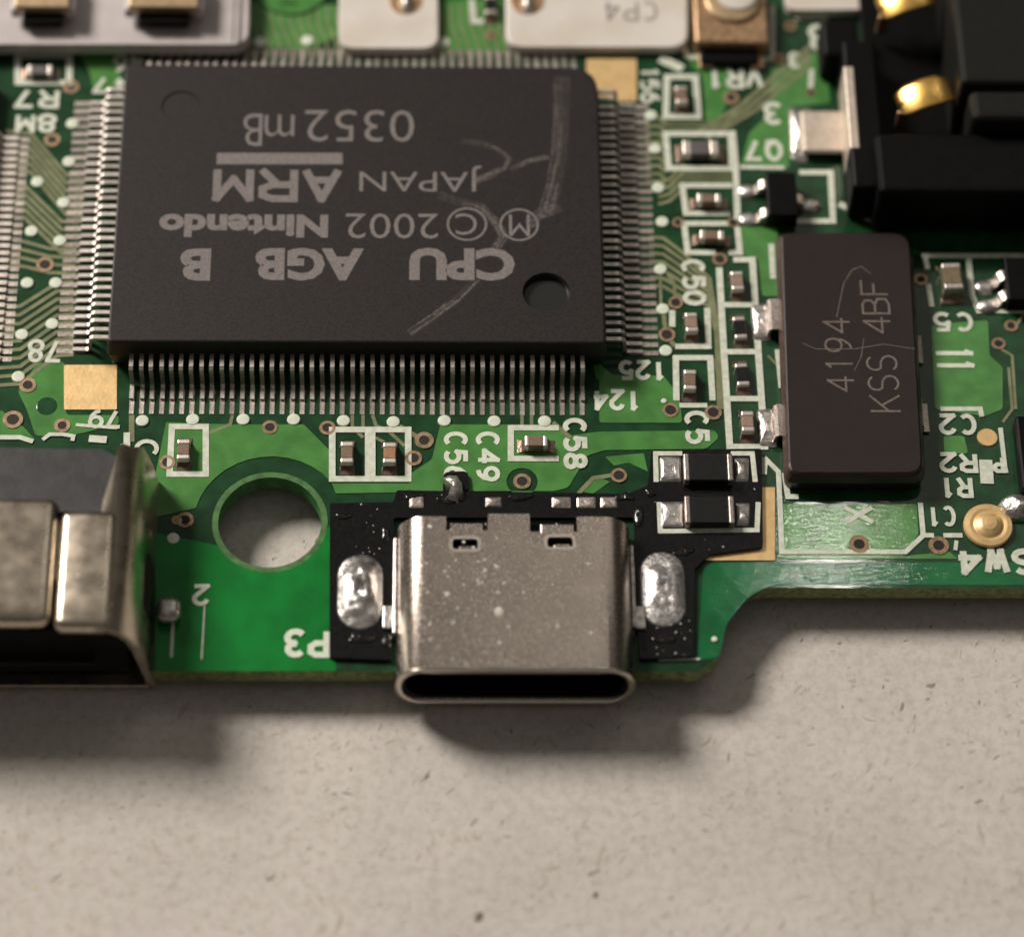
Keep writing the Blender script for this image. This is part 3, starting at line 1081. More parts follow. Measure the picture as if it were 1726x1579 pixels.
def scuff(pts, w):
    """a bundle of fine broken scratches along pts"""
    P_ = [Vector(p) for p in xy(pts, MZ)]
    dense = []
    for a_, b_ in zip(P_, P_[1:]):
        k_ = max(2, int((b_ - a_).length / 0.12))
        dense += [a_.lerp(b_, t / k_) for t in range(k_)]
    dense.append(P_[-1])
    bm = bmesh.new()
    for q in range(int(w / 0.035) + 3):
        off = SR.gauss(0, w * 0.33)
        i0 = SR.randrange(0, max(1, len(dense) - 3))
        i1 = min(len(dense), i0 + SR.randrange(4, max(5, len(dense))))
        seg = dense[i0:i1]
        if len(seg) < 3:
            continue
        path = []
        for n_, p_ in enumerate(seg):
            t_ = (seg[min(n_ + 1, len(seg) - 1)] - seg[max(n_ - 1, 0)]).normalized()
            o_ = off + SR.gauss(0, 0.012)
            path.append((p_.x - t_.y * o_, p_.y + t_.x * o_))
        ribbon_run(bm, path, SR.uniform(0.03, 0.075), MZ + 0.002 + 0.0004 * q, 0.001)
    me = bpy.data.meshes.new('scuff')
    bm.to_mesh(me)
    bm.free()
    put('scuff_mark', me, 'scuff', chip)
    put('smudge', strip_mesh([(p_.x, p_.y) for p_ in dense], w * 1.25, MZ + 0.001, 0.0005), 'smudge', chip)


scuff([(778, 239), (810, 242), (838, 252), (858, 268), (850, 284), (826, 294), (800, 305)], 0.22)
scuff([(860, 286), (890, 272), (925, 264)], 0.24)
scuff([(948, 130), (946, 190), (942, 262), (932, 320), (920, 360)], 0.55)
scuff([(946, 350), (910, 362), (890, 380)], 0.36)
scuff([(738, 328), (770, 340), (812, 350), (838, 380), (848, 398), (834, 420)], 0.32)
scuff([(805, 470), (770, 505), (730, 535), (690, 562)], 0.26)

# ---------------------------------------------------------------- neighbouring chip at the left edge (pins only in view)
nx = at(36, 400).x - 0.73
nb = thing('memory_chip', 'chip at the left picture edge of which only a column of pins shows', 'chip', (nx - 3, 0, 0))
put('body', box_mesh((nx - 3.9, 0, 0.55), (6, 14.2, 0.9), 0.1), 'chip_plastic', nb)
pin2 = pin_mesh([(-0.1, 0.55), (0.2, 0.55), (0.3, 0.5), (0.45, 0.15), (0.55, 0.1), (1.15, 0.085)], 0.2, 0.11)
n2 = 31
ys0, ys1 = at(10, 236).y, at(10, 606).y
pad2 = box_mesh((0, 0, 0), (0.75, 0.22, 0.03))
for k in range(n2):
    y = ys0 + (ys1 - ys0) * k / (n2 - 1)
    put('pin', pin2, 'tin', nb, (nx - 0.85, y, 0), -pi / 2)
    put('solder_pad', pad2, 'pad_tin', board, (nx + 0.36, y, 0.018))


# ---------------------------------------------------------------- two-ended surface-mount parts
MESHC = {}


def smd(name, label, u, v, L, W, H, vert, bodymat, group, cap=0.24, capmat='tin', cat='capacitor', ang=0.0):
    c = at(u, v, H)
    t = thing(name, label, cat, (c.x, c.y, 0.03), group)
    rz = (pi / 2 if vert else 0.0) + radians(ang + random.gauss(0, 2.2))
    c.x += random.gauss(0, 0.02)
    key = (L, W, H, cap)
    if key not in MESHC:
        e = L * cap
        MESHC[key] = (box_mesh((0, 0, H / 2), (L - 2 * e + 0.02, W * 0.94, H * 0.94), 0.03, 1),
                      box_mesh((0, 0, H / 2), (e, W, H), 0.05, 2), None)
        bm = bmesh.new()
        w2 = W * 0.62
        loft(bm, [[(0.30, -w2, 0.0), (0.30, w2, 0.0), (0.30, w2, 0.015), (0.30, -w2, 0.015)],
                  [(0.12, -w2, 0.0), (0.12, w2, 0.0), (0.12, w2 * 0.85, 0.06), (0.12, -w2 * 0.85, 0.06)],
                  [(-0.02, -w2, 0.0), (-0.02, w2, 0.0), (-0.02, w2 * 0.8, H * 0.5), (-0.02, -w2 * 0.8, H * 0.5)]])
        MESHC[key] = (MESHC[key][0], MESHC[key][1], to_mesh(bm))
    bd, cp, fl_ = MESHC[key]
    bd = bd.copy()
    bd.materials.clear()
    o = put('body', bd, bodymat, t, (c.x, c.y, 0.03), rz)
    e = L * cap
    for s in (-1, 1):
        dx = s * (L / 2 - e / 2)
        put('end_cap', cp, capmat, t, (c.x + dx * cos(rz), c.y + dx * sin(rz), 0.03), rz)
        dx = s * (L / 2)
        put('solder_fillet', fl_, 'pad_dark', t, (c.x + dx * cos(rz), c.y + dx * sin(rz), 0.032), rz + (0 if s > 0 else pi))
    return t


G = 'small chip capacitors and resistors'
smd('chip_capacitor', 'upright brown chip capacitor in the printed box beside the 156', 1150, 160, 0.9, 0.5, 0.5, True, 'cap_brown', G)
smd('chip_resistor', 'largest grey chip resistor with two white ends, right of the processor', 1181, 249, 1.5, 0.74, 0.5, False, 'resistor_grey', G, 0.24, 'tin', 'resistor')
smd('chip_capacitor', 'sideways brown chip capacitor in the box just below the grey resistor', 1197, 334, 1.0, 0.46, 0.5, False, 'cap_brown', G)
smd('chip_capacitor', 'sideways brown chip capacitor directly above the C50 lettering', 1200, 396, 1.0, 0.46, 0.5, False, 'cap_brown', G)
smd('chip_capacitor', 'pinkish chip capacitor in the topmost cell of the four-cell printed column', 1243, 473, 0.92, 0.5, 0.5, True, 'cap_pink', G)
smd('chip_resistor', 'black chip resistor in the second cell of the four-cell printed column', 1248, 552, 1.06, 0.5, 0.36, True, 'resistor_black', G, 0.2, 'tin', 'resistor')
smd('chip_resistor', 'black chip resistor in the third cell of the four-cell printed column', 1253, 631, 1.06, 0.5, 0.36, True, 'resistor_black', G, 0.2, 'tin', 'resistor')
smd('chip_capacitor', 'pinkish chip capacitor in the lowest cell of the four-cell printed column', 1260, 710, 0.95, 0.5, 0.5, True, 'cap_pink', G)
smd('chip_capacitor', 'upright pinkish chip capacitor right below the C50 lettering', 1165, 543, 0.92, 0.5, 0.5, True, 'cap_pink', G)
smd('chip_capacitor', 'upright brown chip capacitor right of the 125 lettering', 1165, 640, 0.95, 0.5, 0.5, True, 'cap_brown', G)
smd('chip_capacitor', 'sideways brown chip capacitor beside the C58 lettering', 905, 743, 0.9, 0.5, 0.5, False, 'cap_brown', G, 0.2)
smd('chip_capacitor', 'grey-brown chip capacitor in the left half of the double printed box', 586, 762, 0.98, 0.5, 0.5, True, 'cap_brown', G)
smd('chip_capacitor', 'orange-brown chip capacitor in the right half of the double printed box', 657, 763, 0.95, 0.52, 0.5, True, 'cap_orange', G)
smd('chip_capacitor', 'brown chip capacitor in the printed box above the round mounting hole', 310, 757, 0.92, 0.5, 0.5, True, 'cap_brown', G)
smd('chip_capacitor', 'large olive brown chip capacitor right of the crystal, above the C5 lettering', 1606, 465, 1.25, 0.78, 0.7, True, 'cap_olive', G, 0.2)
smd('chip_resistor', 'blurred dark chip resistor in the printed box at the top left', 67, 118, 1.05, 0.5, 0.4, False, 'resistor_grey', G, 0.2, 'tin', 'resistor')
smd('chip_resistor', 'dark chip resistor between the two white slabs at the top edge', 826, 8, 1.0, 0.5, 0.4, True, 'resistor_black', G, 0.2, 'tin', 'resistor')

# ---------------------------------------------------------------- three-legged transistors
BZ = 0.9


def transistor(label, bu, bv, w, l, h, legs, tilt=0.0):
    c = at(bu, bv, h)
    t = thing('transistor', label, 'transistor', (c.x, c.y, 0.03))
    put('body', box_mesh((0, 0, h / 2 + 0.05), (w, l, h - 0.05), 0.08, 2), 'black_plastic', t, (c.x, c.y, 0.0), tilt)
    for (dx, dy, rz, ln) in legs:
        m_ = pin_mesh([(-0.15, 0.55), (0.1, 0.55), (0.22, 0.48), (0.34, 0.14), (0.44, 0.10), (ln, 0.09)], 0.42, 0.14)
        p_ = Vector((c.x + dx, c.y + dy, 0))
        put('pin', m_, 'tin', t, p_, rz)
        q = p_ + Vector((-sin(rz), cos(rz), 0)) * ln * 0.85
        ol = [(q.x + 0.42 * cos(a) * (1.2 if abs(sin(rz)) > 0.5 else 0.8), q.y + 0.36 * sin(a)) for a in [2 * pi * i / 18 for i in range(18)]]
        put('solder_fillet', blob_mesh(ol, 0.03, 0.2, 3 + int(dx * 10), 0.2, 5), 'solder', t)
    return t


transistor('small black transistor with shiny legs inside the Q7 printed frame', 1318, 327, 1.25, 2.2, 0.9,
           [(-0.6, 0.72, pi / 2, 0.85), (-0.6, -0.72, pi / 2, 0.85), (0.6, 0.0, -pi / 2, 0.75)])
t2 = transistor('black transistor with two bright slanted legs cut by the right picture edge', 1722, 470, 1.3, 2.1, 0.9,
                [(-0.6, 0.42, pi / 2 + 0.35, 0.95), (-0.6, -0.55, pi / 2 + 0.35, 0.95)], 0.0)

# ---------------------------------------------------------------- crystal
XH = 1.15
crystal = thing('crystal_oscillator', 'tall dark brown crystal block lettered KSS 4BF standing right of the processor', 'crystal', (19.8, -6.9, 0))
q = [at(1330, 798, XH), at(1556, 798, XH), at(1533, 392, XH), at(1316, 392, XH)]
q2 = [(p.x, p.y) for p in q]


def grow(poly, d):
    cx = sum(p[0] for p in poly) / 4
    cy = sum(p[1] for p in poly) / 4
    return [(x + (d if x > cx else -d), y + (d if y > cy else -d)) for x, y in poly]


bm = bmesh.new()
rr = [0.45, 0.6, 0.75, 0.35]
rings = []
for d, z in ((0.10, 0.12), (0.16, 0.62), (0.16, 0.68), (0.05, XH - 0.14), (0.0, XH - 0.05), (-0.07, XH)):
    rings.append([(x, y, z) for x, y in round_poly(grow(q2, d), rr, 5)])
loft(bm, rings)
me = to_mesh(bm)
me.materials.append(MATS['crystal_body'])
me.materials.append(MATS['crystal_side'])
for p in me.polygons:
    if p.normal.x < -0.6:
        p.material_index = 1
put('body', me, None, crystal)
pr_ = [(-0.2, 0.62), (0.08, 0.62), (0.16, 0.55), (0.22, 0.16), (0.3, 0.1), (0.75, 0.09)]
for (u, v, s) in ((1306, 542, 1), (1318, 720, 1), (1566, 590, -1), (1582, 705, -1)):
    p = at(u, v, 0.1)
    w_ = 1.45 if s > 0 else 1.3
    m_ = pin_mesh(pr_ if s > 0 else [(x_ * 0.55, z_) for x_, z_ in pr_], w_, 0.12)
    xx = q2[0][0] - 0.15 if s > 0 else q2[1][0] + 0.12
    put('lead', m_, 'pad_tin', crystal, (xx + (0.0 if s > 0 else 0.05), p.y, 0), pi / 2 if s > 0 else -pi / 2)
    if s > 0:
        ol = round_poly([(xx - 0.85, p.y - 0.9), (xx - 0.05, p.y - 0.9), (xx - 0.05, p.y + 0.9), (xx - 0.85, p.y + 0.9)], 0.2, 3)
        put('solder_fillet', blob_mesh(ol, 0.035, 0.22, int(v), 0.3, 7), 'solder_dull', crystal)
XM = XH + 0.003
put('printed_text', letters_mesh('4194', (1390, 536, 1438, 660), 90, 0.09, XM, 0.003), 'crystal_mark', crystal)
put('printed_text', letters_mesh('KSS', (1462, 598, 1516, 694), 90, 0.09, XM, 0.003, 1.2), 'crystal_mark', crystal)
put('printed_text', letters_mesh('4BF', (1452, 470, 1500, 562), 90, 0.09, XM, 0.003, 1.2), 'crystal_mark', crystal)
put('scratch', strip_mesh(xy([(1410, 535), (1422, 478), (1436, 455), (1452, 449), (1468, 462)], XM), 0.035, XM, 0.002), 'crystal_mark', crystal)
put('scratch', strip_mesh(xy([(1352, 578), (1375, 588), (1440, 588), (1490, 580), (1542, 588)], XM), 0.03, XM, 0.002), 'crystal_mark', crystal)
put('scratch', strip_mesh(xy([(1440, 625), (1452, 600), (1456, 570)], XM), 0.03, XM, 0.002), 'crystal_mark', crystal)

# ---------------------------------------------------------------- black add-on board that carries the USB port
FZ = 0.20
flex = thing('adapter_board', 'thin black adapter board under the silver port with solder pads and white frames', 'adapter board', (6.2, -17, 0.02))
loop = xy([(556, 848), (664, 846), (668, 826), (1058, 832), (1092, 818), (1098, 758), (1284, 756), (1286, 922), (1196, 934), (1170, 960), (1168, 1106), (1078, 1110), (1068, 872), (664, 872), (660, 1112), (555, 1108)], FZ)
put('black_sheet', fill([round_poly(loop, 0.12, 3)], 0.016, FZ), 'black_flex', flex)
FI = FZ + 0.012


def fsilk(pts, w=0.2, closed=False):
    put('printed_frame', strip_mesh(xy(pts, FI), w, FI, 0.02, closed), 'ink', flex)


fsilk([(1106, 812), (1105, 764), (1150, 764)], 0.2)
fsilk([(1232, 764), (1268, 764), (1273, 812)], 0.2)
fsilk([(1111, 846), (1113, 895), (1276, 893), (1278, 846)], 0.2)
for (rect) in ((1112, 770, 1148, 812), (1114, 846, 1152, 888), (1238, 772, 1262, 812), (1240, 848, 1264, 886)):
    u0, v0, u1, v1 = rect
    ol = round_poly(xy([(u0, v1), (u1, v1), (u1, v0), (u0, v0)], FZ), 0.1, 4)
    put('solder_pad', blob_mesh(ol, FZ + 0.01, 0.12, u0, 0.5, 6), 'solder', flex)
# row of contact pads behind the port
for (u0, v0, u1, v1) in ((690, 836, 714, 856), (818, 838, 846, 855), (930, 838, 962, 856), (972, 838, 1004, 856), (1012, 838, 1040, 856), ):
    ol = round_poly(xy([(u0, v1), (u1, v1), (u1, v0), (u0, v0)], FZ), 0.06, 3)
    put('contact_pad', blob_mesh(ol, FZ + 0.01, 0.06, u0, 0.7, 5), 'pad_tin', flex)
# splashed solder bridging to the board and flux crumbs
ol = [(p.x, p.y) for p in (at(742, 812), at(756, 806), at(772, 808), at(780, 822), at(782, 842), at(772, 852), at(752, 850), at(758, 836), at(752, 826))]
put('solder_splash', blob_mesh(ol, 0.2, 0.3, 5, 0.5, 7), 'solder', flex)
ol = [(p.x, p.y) for p in (at(748, 800), at(788, 798), at(792, 830), at(746, 834))]
put('flux_patch', fill([round_poly(ol, 0.2, 3)], 0.06, 0.205), 'black_flex', flex)
rnd = random.Random(31)
for (u, v, rx, ry) in ((700, 836, 0.5, 0.28), (760, 842, 0.8, 0.22), (880, 838, 0.7, 0.2), (1052, 836, 0.5, 0.3), (1078, 870, 0.3, 0.6), (652, 1080, 0.25, 0.5), (650, 900, 0.2, 0.5), (1066, 1070, 0.2, 0.5), (610, 1075, 0.6, 0.25), (1120, 1078, 0.7, 0.3), (580, 870, 0.4, 0.2), (1150, 930, 0.5, 0.3), (1096, 830, 0.3, 0.3)):
    p = at(u, v, FZ)
    ol = []
    for k in range(18):
        t = 2 * pi * k / 18
        f_ = 0.75 + 0.5 * noise.noise(Vector((cos(t) * 1.3 + u, sin(t) * 1.3 + v, 0.5)))
        ol.append((p.x + rx * f_ * cos(t), p.y + ry * f_ * sin(t)))
    put('flux_patch', blob_mesh(ol, FZ + 0.002, 0.07, u, 0.6, 6, 2.0, 3.0), 'flux_dark', flex, smooth=True)
rnd = random.Random(3)
bm = bmesh.new()
for i in range(45):
    zone = rnd.choice((0, 0, 0, 1, 1, 2, 3))
    if zone == 0:
        u, v = rnd.uniform(1082, 1165), rnd.uniform(1045, 1105)
    elif zone == 1:
        u, v = rnd.uniform(600, 655), rnd.uniform(850, 935)
    elif zone == 2:
        u, v = rnd.uniform(660, 1060), rnd.uniform(826, 836)
    else:
        u, v = rnd.uniform(1080, 1280), rnd.uniform(820, 930)
    p = at(u, v, FZ)
    s = rnd.uniform(0.015, 0.05)
    box(bm, (p.x, p.y, FZ + s * 0.3), (s, s * rnd.uniform(0.6, 1.6), s * 0.7), 0, 1, Matrix.Rotation(rnd.uniform(0, 3), 3, 'Z'))
o = put('flux_crumbs', to_mesh(bm), 'dust', flex)
o['kind'] = 'stuff'


def stadium(u, v, w, l, n=10):
    c = at(u, v, FZ)
    r = w / 2
    out = []
    for k in range(n + 1):
        a = pi * k / n
        out.append((c.x + r * cos(a), c.y + (l / 2 - r) + r * sin(a)))
    for k in range(n + 1):
        a = pi + pi * k / n
        out.append((c.x + r * cos(a), c.y - (l / 2 - r) + r * sin(a)))
    return out


sj = put('solder_joint', blob_mesh(stadium(607, 997, 1.78, 3.3), FZ, 0.52, 11, 0.75, 16, 2.0, 0.9, True), 'solder')
sj['label'] = 'oblong silver solder joint with a dark hollow, left of the silver port'
sj['category'] = 'solder joint'
sj['group'] = 'oblong solder joints either side of the port'
sj2 = put('solder_joint', blob_mesh(stadium(1117, 993, 1.78, 3.3), FZ, 0.40, 4, 0.5, 16, 2.6, 1.3, True), 'solder_grainy')
sj2['label'] = 'oblong grainy grey solder joint right of the silver port'
sj2['category'] = 'solder joint'
sj2['group'] = 'oblong solder joints either side of the port'
for j in (sj, sj2):
    for p in j.data.polygons:
        p.use_smooth = True

for lab, v0, v1, a in (('upper black chip resistor between two solder pads on the black adapter board', 764, 811, 0), ('lower black chip resistor between two solder pads on the black adapter board', 834, 884, 1)):
    c = at(1194 + 2 * a, (v0 + v1) / 2, 0.62)
    t = thing('chip_resistor', lab, 'resistor', (c.x, c.y, FZ), 'black resistors on the adapter board')
    put('body', box_mesh((c.x, c.y, FZ + 0.23), (1.5, 1.22, 0.44), 0.04, 1), 'resistor_black', t)
    for s in (-1, 1):
        put('end_cap', box_mesh((c.x + s * 0.86, c.y, FZ + 0.24), (0.22, 1.24, 0.46), 0.05, 2), 'pad_tin', t)

# ---------------------------------------------------------------- USB-C port
UX, UZ0, UZ1 = 6.17, -1.24, 1.66
UW = 9.06
UYF, UYB = -21.40, -14.75
UR = 1.36
URX = 1.02
WT = 0.24
usb = thing('usb_c_port', 'silver metal socket with an oval mouth soldered to the front edge of the board', 'port', (UX, -18, UZ0))


def shell_prof(d, zlift=0.0):
    """rounded section without its flat top, from the left top bend round the bottom to the right one"""
    hx, z0, z1, r, q = UW / 2 - d, UZ0 + d, UZ1 - d, UR - d, URX - d
    pts = []
    for (cx, cz, a0, a1) in ((-hx + q, z1 - r, 90, 180), (-hx + q, z0 + r, 180, 270), (hx - q, z0 + r, 270, 360), (hx - q, z1 - r, 0, 90)):
        for k in range(9):
            a = radians(a0 + (a1 - a0) * k / 8)
            pts.append((UX + cx + q * cos(a), cz + r * sin(a)))
    return pts


bm = bmesh.new()
po, pi_ = shell_prof(0.0), shell_prof(WT)
lip = shell_prof(-0.05)
lpi = shell_prof(WT - 0.03)
rings = []
for prof_, y in ((po, UYB), (po, UYF + 0.08), (lip, UYF), (lpi, UYF), (pi_, UYF + 0.06), (pi_, UYB)):
    rings.append([(x, y, z) for x, z in prof_])
loft(bm, rings, False, False, closed=False)
me = to_mesh(bm)
me.materials.append(MATS['nickel'])
me.materials.append(MATS['nickel_rim'])
for p in me.polygons:
    p.use_smooth = True
    if p.center.y < UYF + 0.05:
        p.material_index = 1
shell = put('shell', me, None, usb)
fx = UW / 2 - URX
TZ = UZ1


def ox(u, v):
    p = at(u, v, TZ)
    return (p.x, p.y)


na, nb_ = UX - fx, UX + fx
k0 = ox(752, 866)[1]
yb = UYB + 0.0
plate = [(na, UYF + 0.08), (nb_, UYF + 0.08), (nb_, yb), (ox(972, 866)[0], yb), (ox(972, 866)[0], ox(972, 896)[1]), (ox(893, 866)[0], ox(893, 896)[1]), (ox(893, 866)[0], yb + 0.12),
         (ox(822, 866)[0], yb + 0.12), (ox(822, 866)[0], ox(822, 893)[1]), (ox(752, 866)[0], ox(752, 893)[1]), (ox(752, 866)[0], yb), (na, yb)]
holes = []
for (u, v, w_, h_) in ((784, 917, 1.0, 0.46), (944, 914, 1.0, 0.46)):
    p = at(u, v, TZ)
    holes.append(round_poly([(p.x - w_ / 2, p.y - h_ / 2), (p.x + w_ / 2, p.y - h_ / 2), (p.x + w_ / 2, p.y + h_ / 2), (p.x - w_ / 2, p.y + h_ / 2)], 0.18, 4))
put('top_plate', fill([plate] + holes, TZ - WT, TZ), 'nickel', usb)
bm = bmesh.new()
loft(bm, [[(na, UYF + 0.08, TZ), (nb_, UYF + 0.08, TZ), (nb_, UYF + 0.08, TZ - WT), (na, UYF + 0.08, TZ - WT)],
          [(na, UYF, TZ - 0.05), (nb_, UYF, TZ - 0.05), (nb_, UYF, TZ - WT + 0.03), (na, UYF, TZ - WT + 0.03)]], False, True)
put('front_rim', to_mesh(bm), 'nickel_rim', usb)
for h_ in holes:
    cx = sum(p[0] for p in h_) / len(h_)
    cy = sum(p[1] for p in h_) / len(h_)
    put('spring_window_rim', strip_mesh([(cx + (x - cx) * 1.1, cy + (y - cy) * 1.25) for x, y in h_], 0.13, TZ + 0.02, 0.03, True), 'nickel_rim', usb)
    put('spring', box_mesh((cx + 0.08, cy - 0.03, TZ - 0.30), (0.62, 0.24, 0.08), 0.03), 'nickel', usb)
for (u, v) in ((786, 884), (940, 886)):
    p = at(u, v, TZ)
    put('spring_arm', box_mesh((p.x, p.y, TZ - 0.36), (1.3, 0.5, 0.1), 0.03), 'nickel', usb)
put('tongue', box_mesh((UX, (UYF + UYB) / 2 + 0.3, (UZ0 + UZ1) / 2), (6.6, 5.9, 0.7), 0.08), 'insulator', usb)
bm = bmesh.new()
pl = shell_prof(WT + 0.02)
loft(bm, [[(x, UYF + 0.16, z) for x, z in pl], [(UX + (x - UX) * 0.975, UYF + 0.2, (z - 0.21) * 0.9 + 0.21) for x, z in pl], [(UX + (x - UX) * 0.96, UYF + 2.6, (z - 0.21) * 0.9 + 0.21) for x, z in pl]], False, True)
put('mouth_shade_liner', to_mesh(bm), 'black_plastic', usb)  # black sheet added inside the metal shell in place of the mouth's shade
put('back_block', box_mesh((UX, UYB - 0.35, (UZ0 + UZ1) / 2 - 0.06), (UW - 0.8, 1.0, UZ1 - UZ0 - 0.8), 0.3), 'black_plastic', usb)
for i in range(12):
    put('contact', box_mesh((UX + (i - 5.5) * 0.5, UYF + 2.2, (UZ0 + UZ1) / 2 + 0.36), (0.25, 2.2, 0.04)), 'gold', usb)
for s in (-1, 1):
    x_ = UX + s * (UW / 2 + 0.06)
    put('mounting_leg', box_mesh((x_, at(650, 990, 0.4).y, 0.28), (0.16, 4.2 if s < 0 else 3.6, 0.72), 0.06), 'solder_dull', usb)
    put('leg_foot', box_mesh((x_ + s * 0.22, at(650, 1040, 0.3).y, 0.28), (0.5, 1.0, 0.16), 0.06), 'solder_dull', usb)
rnd = random.Random(12)
bm = bmesh.new()
for i in range(70):
    u = rnd.uniform(700, 1000) if rnd.random() < 0.35 else rnd.uniform(698, 860)
    v = rnd.uniform(940, 1125) if rnd.random() < 0.7 else rnd.uniform(880, 1000)
    p = at(u, v, TZ)
    s = rnd.uniform(0.025, 0.07) * (1.6 if rnd.random() < 0.15 else 1)
    ol = [(p.x + s * cos(a), p.y + s * rnd.uniform(0.7, 1.3) * sin(a)) for a in [2 * pi * k / 7 for k in range(7)]]
    loft(bm, [[(x, y, TZ + 0.001) for x, y in ol], [(p.x + (x - p.x) * .6, p.y + (y - p.y) * .6, TZ + 0.012) for x, y in ol]], False, True)
p = at(841, 1031, TZ)
ol = circle(p.x, p.y, 0.17, 10, 0.22)
loft(bm, [[(x, y, TZ + 0.001) for x, y in ol], [(p.x + (x - p.x) * .6, p.y + (y - p.y) * .6, TZ + 0.05) for x, y in ol]], False, True)
o = put('dust_specks', to_mesh(bm), 'dust', usb)
o['kind'] = 'stuff'

# ---------------------------------------------------------------- metal link port at the left edge
LX0 = -22.0
LYF = -20.72
port = thing('link_port', 'brassy metal link socket with black insulator strip at the lower left corner', 'port', (-13, -17, -1.2))
sect = [(-7.60, -1.20), (-7.66, -0.6), (-7.98, 1.95), (-8.18, 2.75), (-8.5, 3.3), (-8.95, 3.62), (-9.5, 3.7), (LX0, 3.7)]


def inset_sect(d):
    out = []
    for i, (x, z) in enumerate(sect):
        a = Vector(sect[max(i - 1, 0)])
        b = Vector(sect[min(i + 1, len(sect) - 1)])
        t = (b - a).normalized()
        out.append((x - t.y * d, z + t.x * d))
    return out


LYB = at(200, 858, 3.4).y
SYB = at(240, 765, 2.2).y
ins = inset_sect(0.26)
bm = bmesh.new()


def lring(pts, yf):
    return [(x, yf(x, z), z) for x, z in pts]


yfront = lambda x, z: LYF
yback = lambda x, z: SYB - (0.35 if z > 3 else 0.0) if x > -9.2 else LYB
nsel = 6
loft(bm, [lring(sect[:nsel + 1], yback), lring(sect[:nsel + 1], yfront), lring(ins[:nsel + 1], yfront), lring(ins[:nsel + 1], yback)], False, False, closed=False)
me = to_mesh(bm)
sh = put('shell', me, 'brass_shell', port)
for p in me.polygons:
    p.use_smooth = abs(p.normal.y) < 0.7


def top_panel(u0, u1, vb, vf, z, name, th=0.3, bev=0.1):
    a, b = at(u0, vf, z), at(u1, vb, z)
    x0, x1 = min(a.x, at(u0, vb, z).x), at(u1, vf, z).x
    return put(name, box_mesh(((x0 + x1) / 2, (a.y + b.y) / 2, z - th / 2), (x1 - x0, b.y - a.y, th), bev, 5), 'brass_shell', port, smooth=True)


top_panel(-260, 82, 835, 1046, 3.95, 'raised_panel', 0.9, 0.38)
top_panel(102, 186, 857, 1056, 3.78, 'top_panel', 0.8, 0.34)
top_panel(60, 122, 845, 1062, 3.22, 'groove', 0.2, 0.04)
p = at(122, 978, 3.75)
for dx, dy, r in ((0.05, -0.15, 0.1), (0.2, 0.2, 0.12), (-0.15, 0.18, 0.08)):
    put('burr', disc_mesh(p.x + dx, p.y + dy, r, 3.74, 10, 0.05, 0.05), 'dust', port)
# black insulator across the back
a, b, c_ = at(-300, 742, 3.3), at(206, 788, 3.2), at(202, 852, 3.3)
ip = [(-24, at(0, 846, 3.6).y - 0.3), (-8.88, at(200, 850, 3.6).y - 0.3), (-8.88, at(200, 772, 3.6).y), (-9.6, at(170, 756, 3.6).y), (-24, at(0, 747, 3.6).y)]
bm = bmesh.new()
loft(bm, [[(x, y, 0.05) for x, y in round_poly(ip, 0.12, 3)], [(x, y, 3.5) for x, y in round_poly(ip, 0.12, 3)], [(x - 0.04, y - 0.04, 3.62) for x, y in round_poly(ip, 0.12, 3)]])
put('insulator', to_mesh(bm), 'insulator', port)
p0, p1 = at(206, 770, 3.1), at(203, 855, 3.1)
put('edge_strip', box_mesh(((p0.x + p1.x) / 2 + 0.05, (p0.y + p1.y) / 2, 2.9), (0.14, abs(p0.y - p1.y), 0.6), 0.04), 'brass_shell', port)
# inside of the mouth; the black block stands in for its shade
put('mouth_block', box_mesh((-15.6, LYF + 2.05, 1.1), (14.2, 3.0, 4.2), 0.1), 'black_plastic', port)
put('contact_blade', box_mesh((-14.6, LYF + 1.5, 0.35), (9.6, 2.6, 0.22), 0.05), 'dark_plastic', port)
put('bottom_lip', box_mesh((-15.0, LYF + 2.0, -1.13), (14.7, 4.0, 0.14), 0.03), 'brass_shell', port)
put('mouth_wall', box_mesh((-15.6, LYF + 1.2, 3.2), (13.4, 2.2, 0.12), 0.02), 'black_plastic', port)
p = at(244, 985, 1.2)
put('side_slot', box_mesh((-7.92, p.y, 0.95), (0.34, 2.4, 1.3), 0.1, 2, None), 'hole_dark', port)
p = at(284, 1028, 0.45)
put('solder_tab', box_mesh((p.x, p.y, 0.42), (0.95, 1.0, 0.75), 0.34, 5), 'solder_dull', port, smooth=True)

# ---------------------------------------------------------------- black jack housing with gold springs, upper right
jack = thing('jack_socket', 'bulky black plastic socket with gold spring contacts in the upper right corner', 'socket', (25, 5, 0))
JZ = 4.2
f0 = at(1440, 398)
JX0 = at(1428, 330, 1.0).x
JY0 = -0.35
put('front_block', box_mesh(((JX0 + 1.0 + 34) / 2, JY0 + 1.6, 1.5), (34 - JX0 - 1.0, 3.0, 2.95), 0.25, 3), 'black_plastic', jack)
put('side_block', box_mesh((JX0 + 0.75, 4.2, 1.2), (1.4, 7.6, 2.35), 0.15, 2), 'black_plastic', jack)
put('rear_block', box_mesh((29.0, 9.0, 2.2), (8.6, 9.5, 4.35), 0.25, 3), 'dark_plastic', jack)
put('upper_block', box_mesh((29.2, 3.6, 2.0), (8.2, 1.7, 3.9), 0.3, 3), 'dark_plastic', jack)
put('cavity_floor', box_mesh((23.6, 8.2, 0.35), (4.4, 10.5, 0.6), 0.05), 'black_plastic', jack)
put('corner_wing', box_mesh((JX0 + 0.1, 8.6, 0.9), (1.6, 2.0, 1.8), 0.2), 'black_plastic', jack)


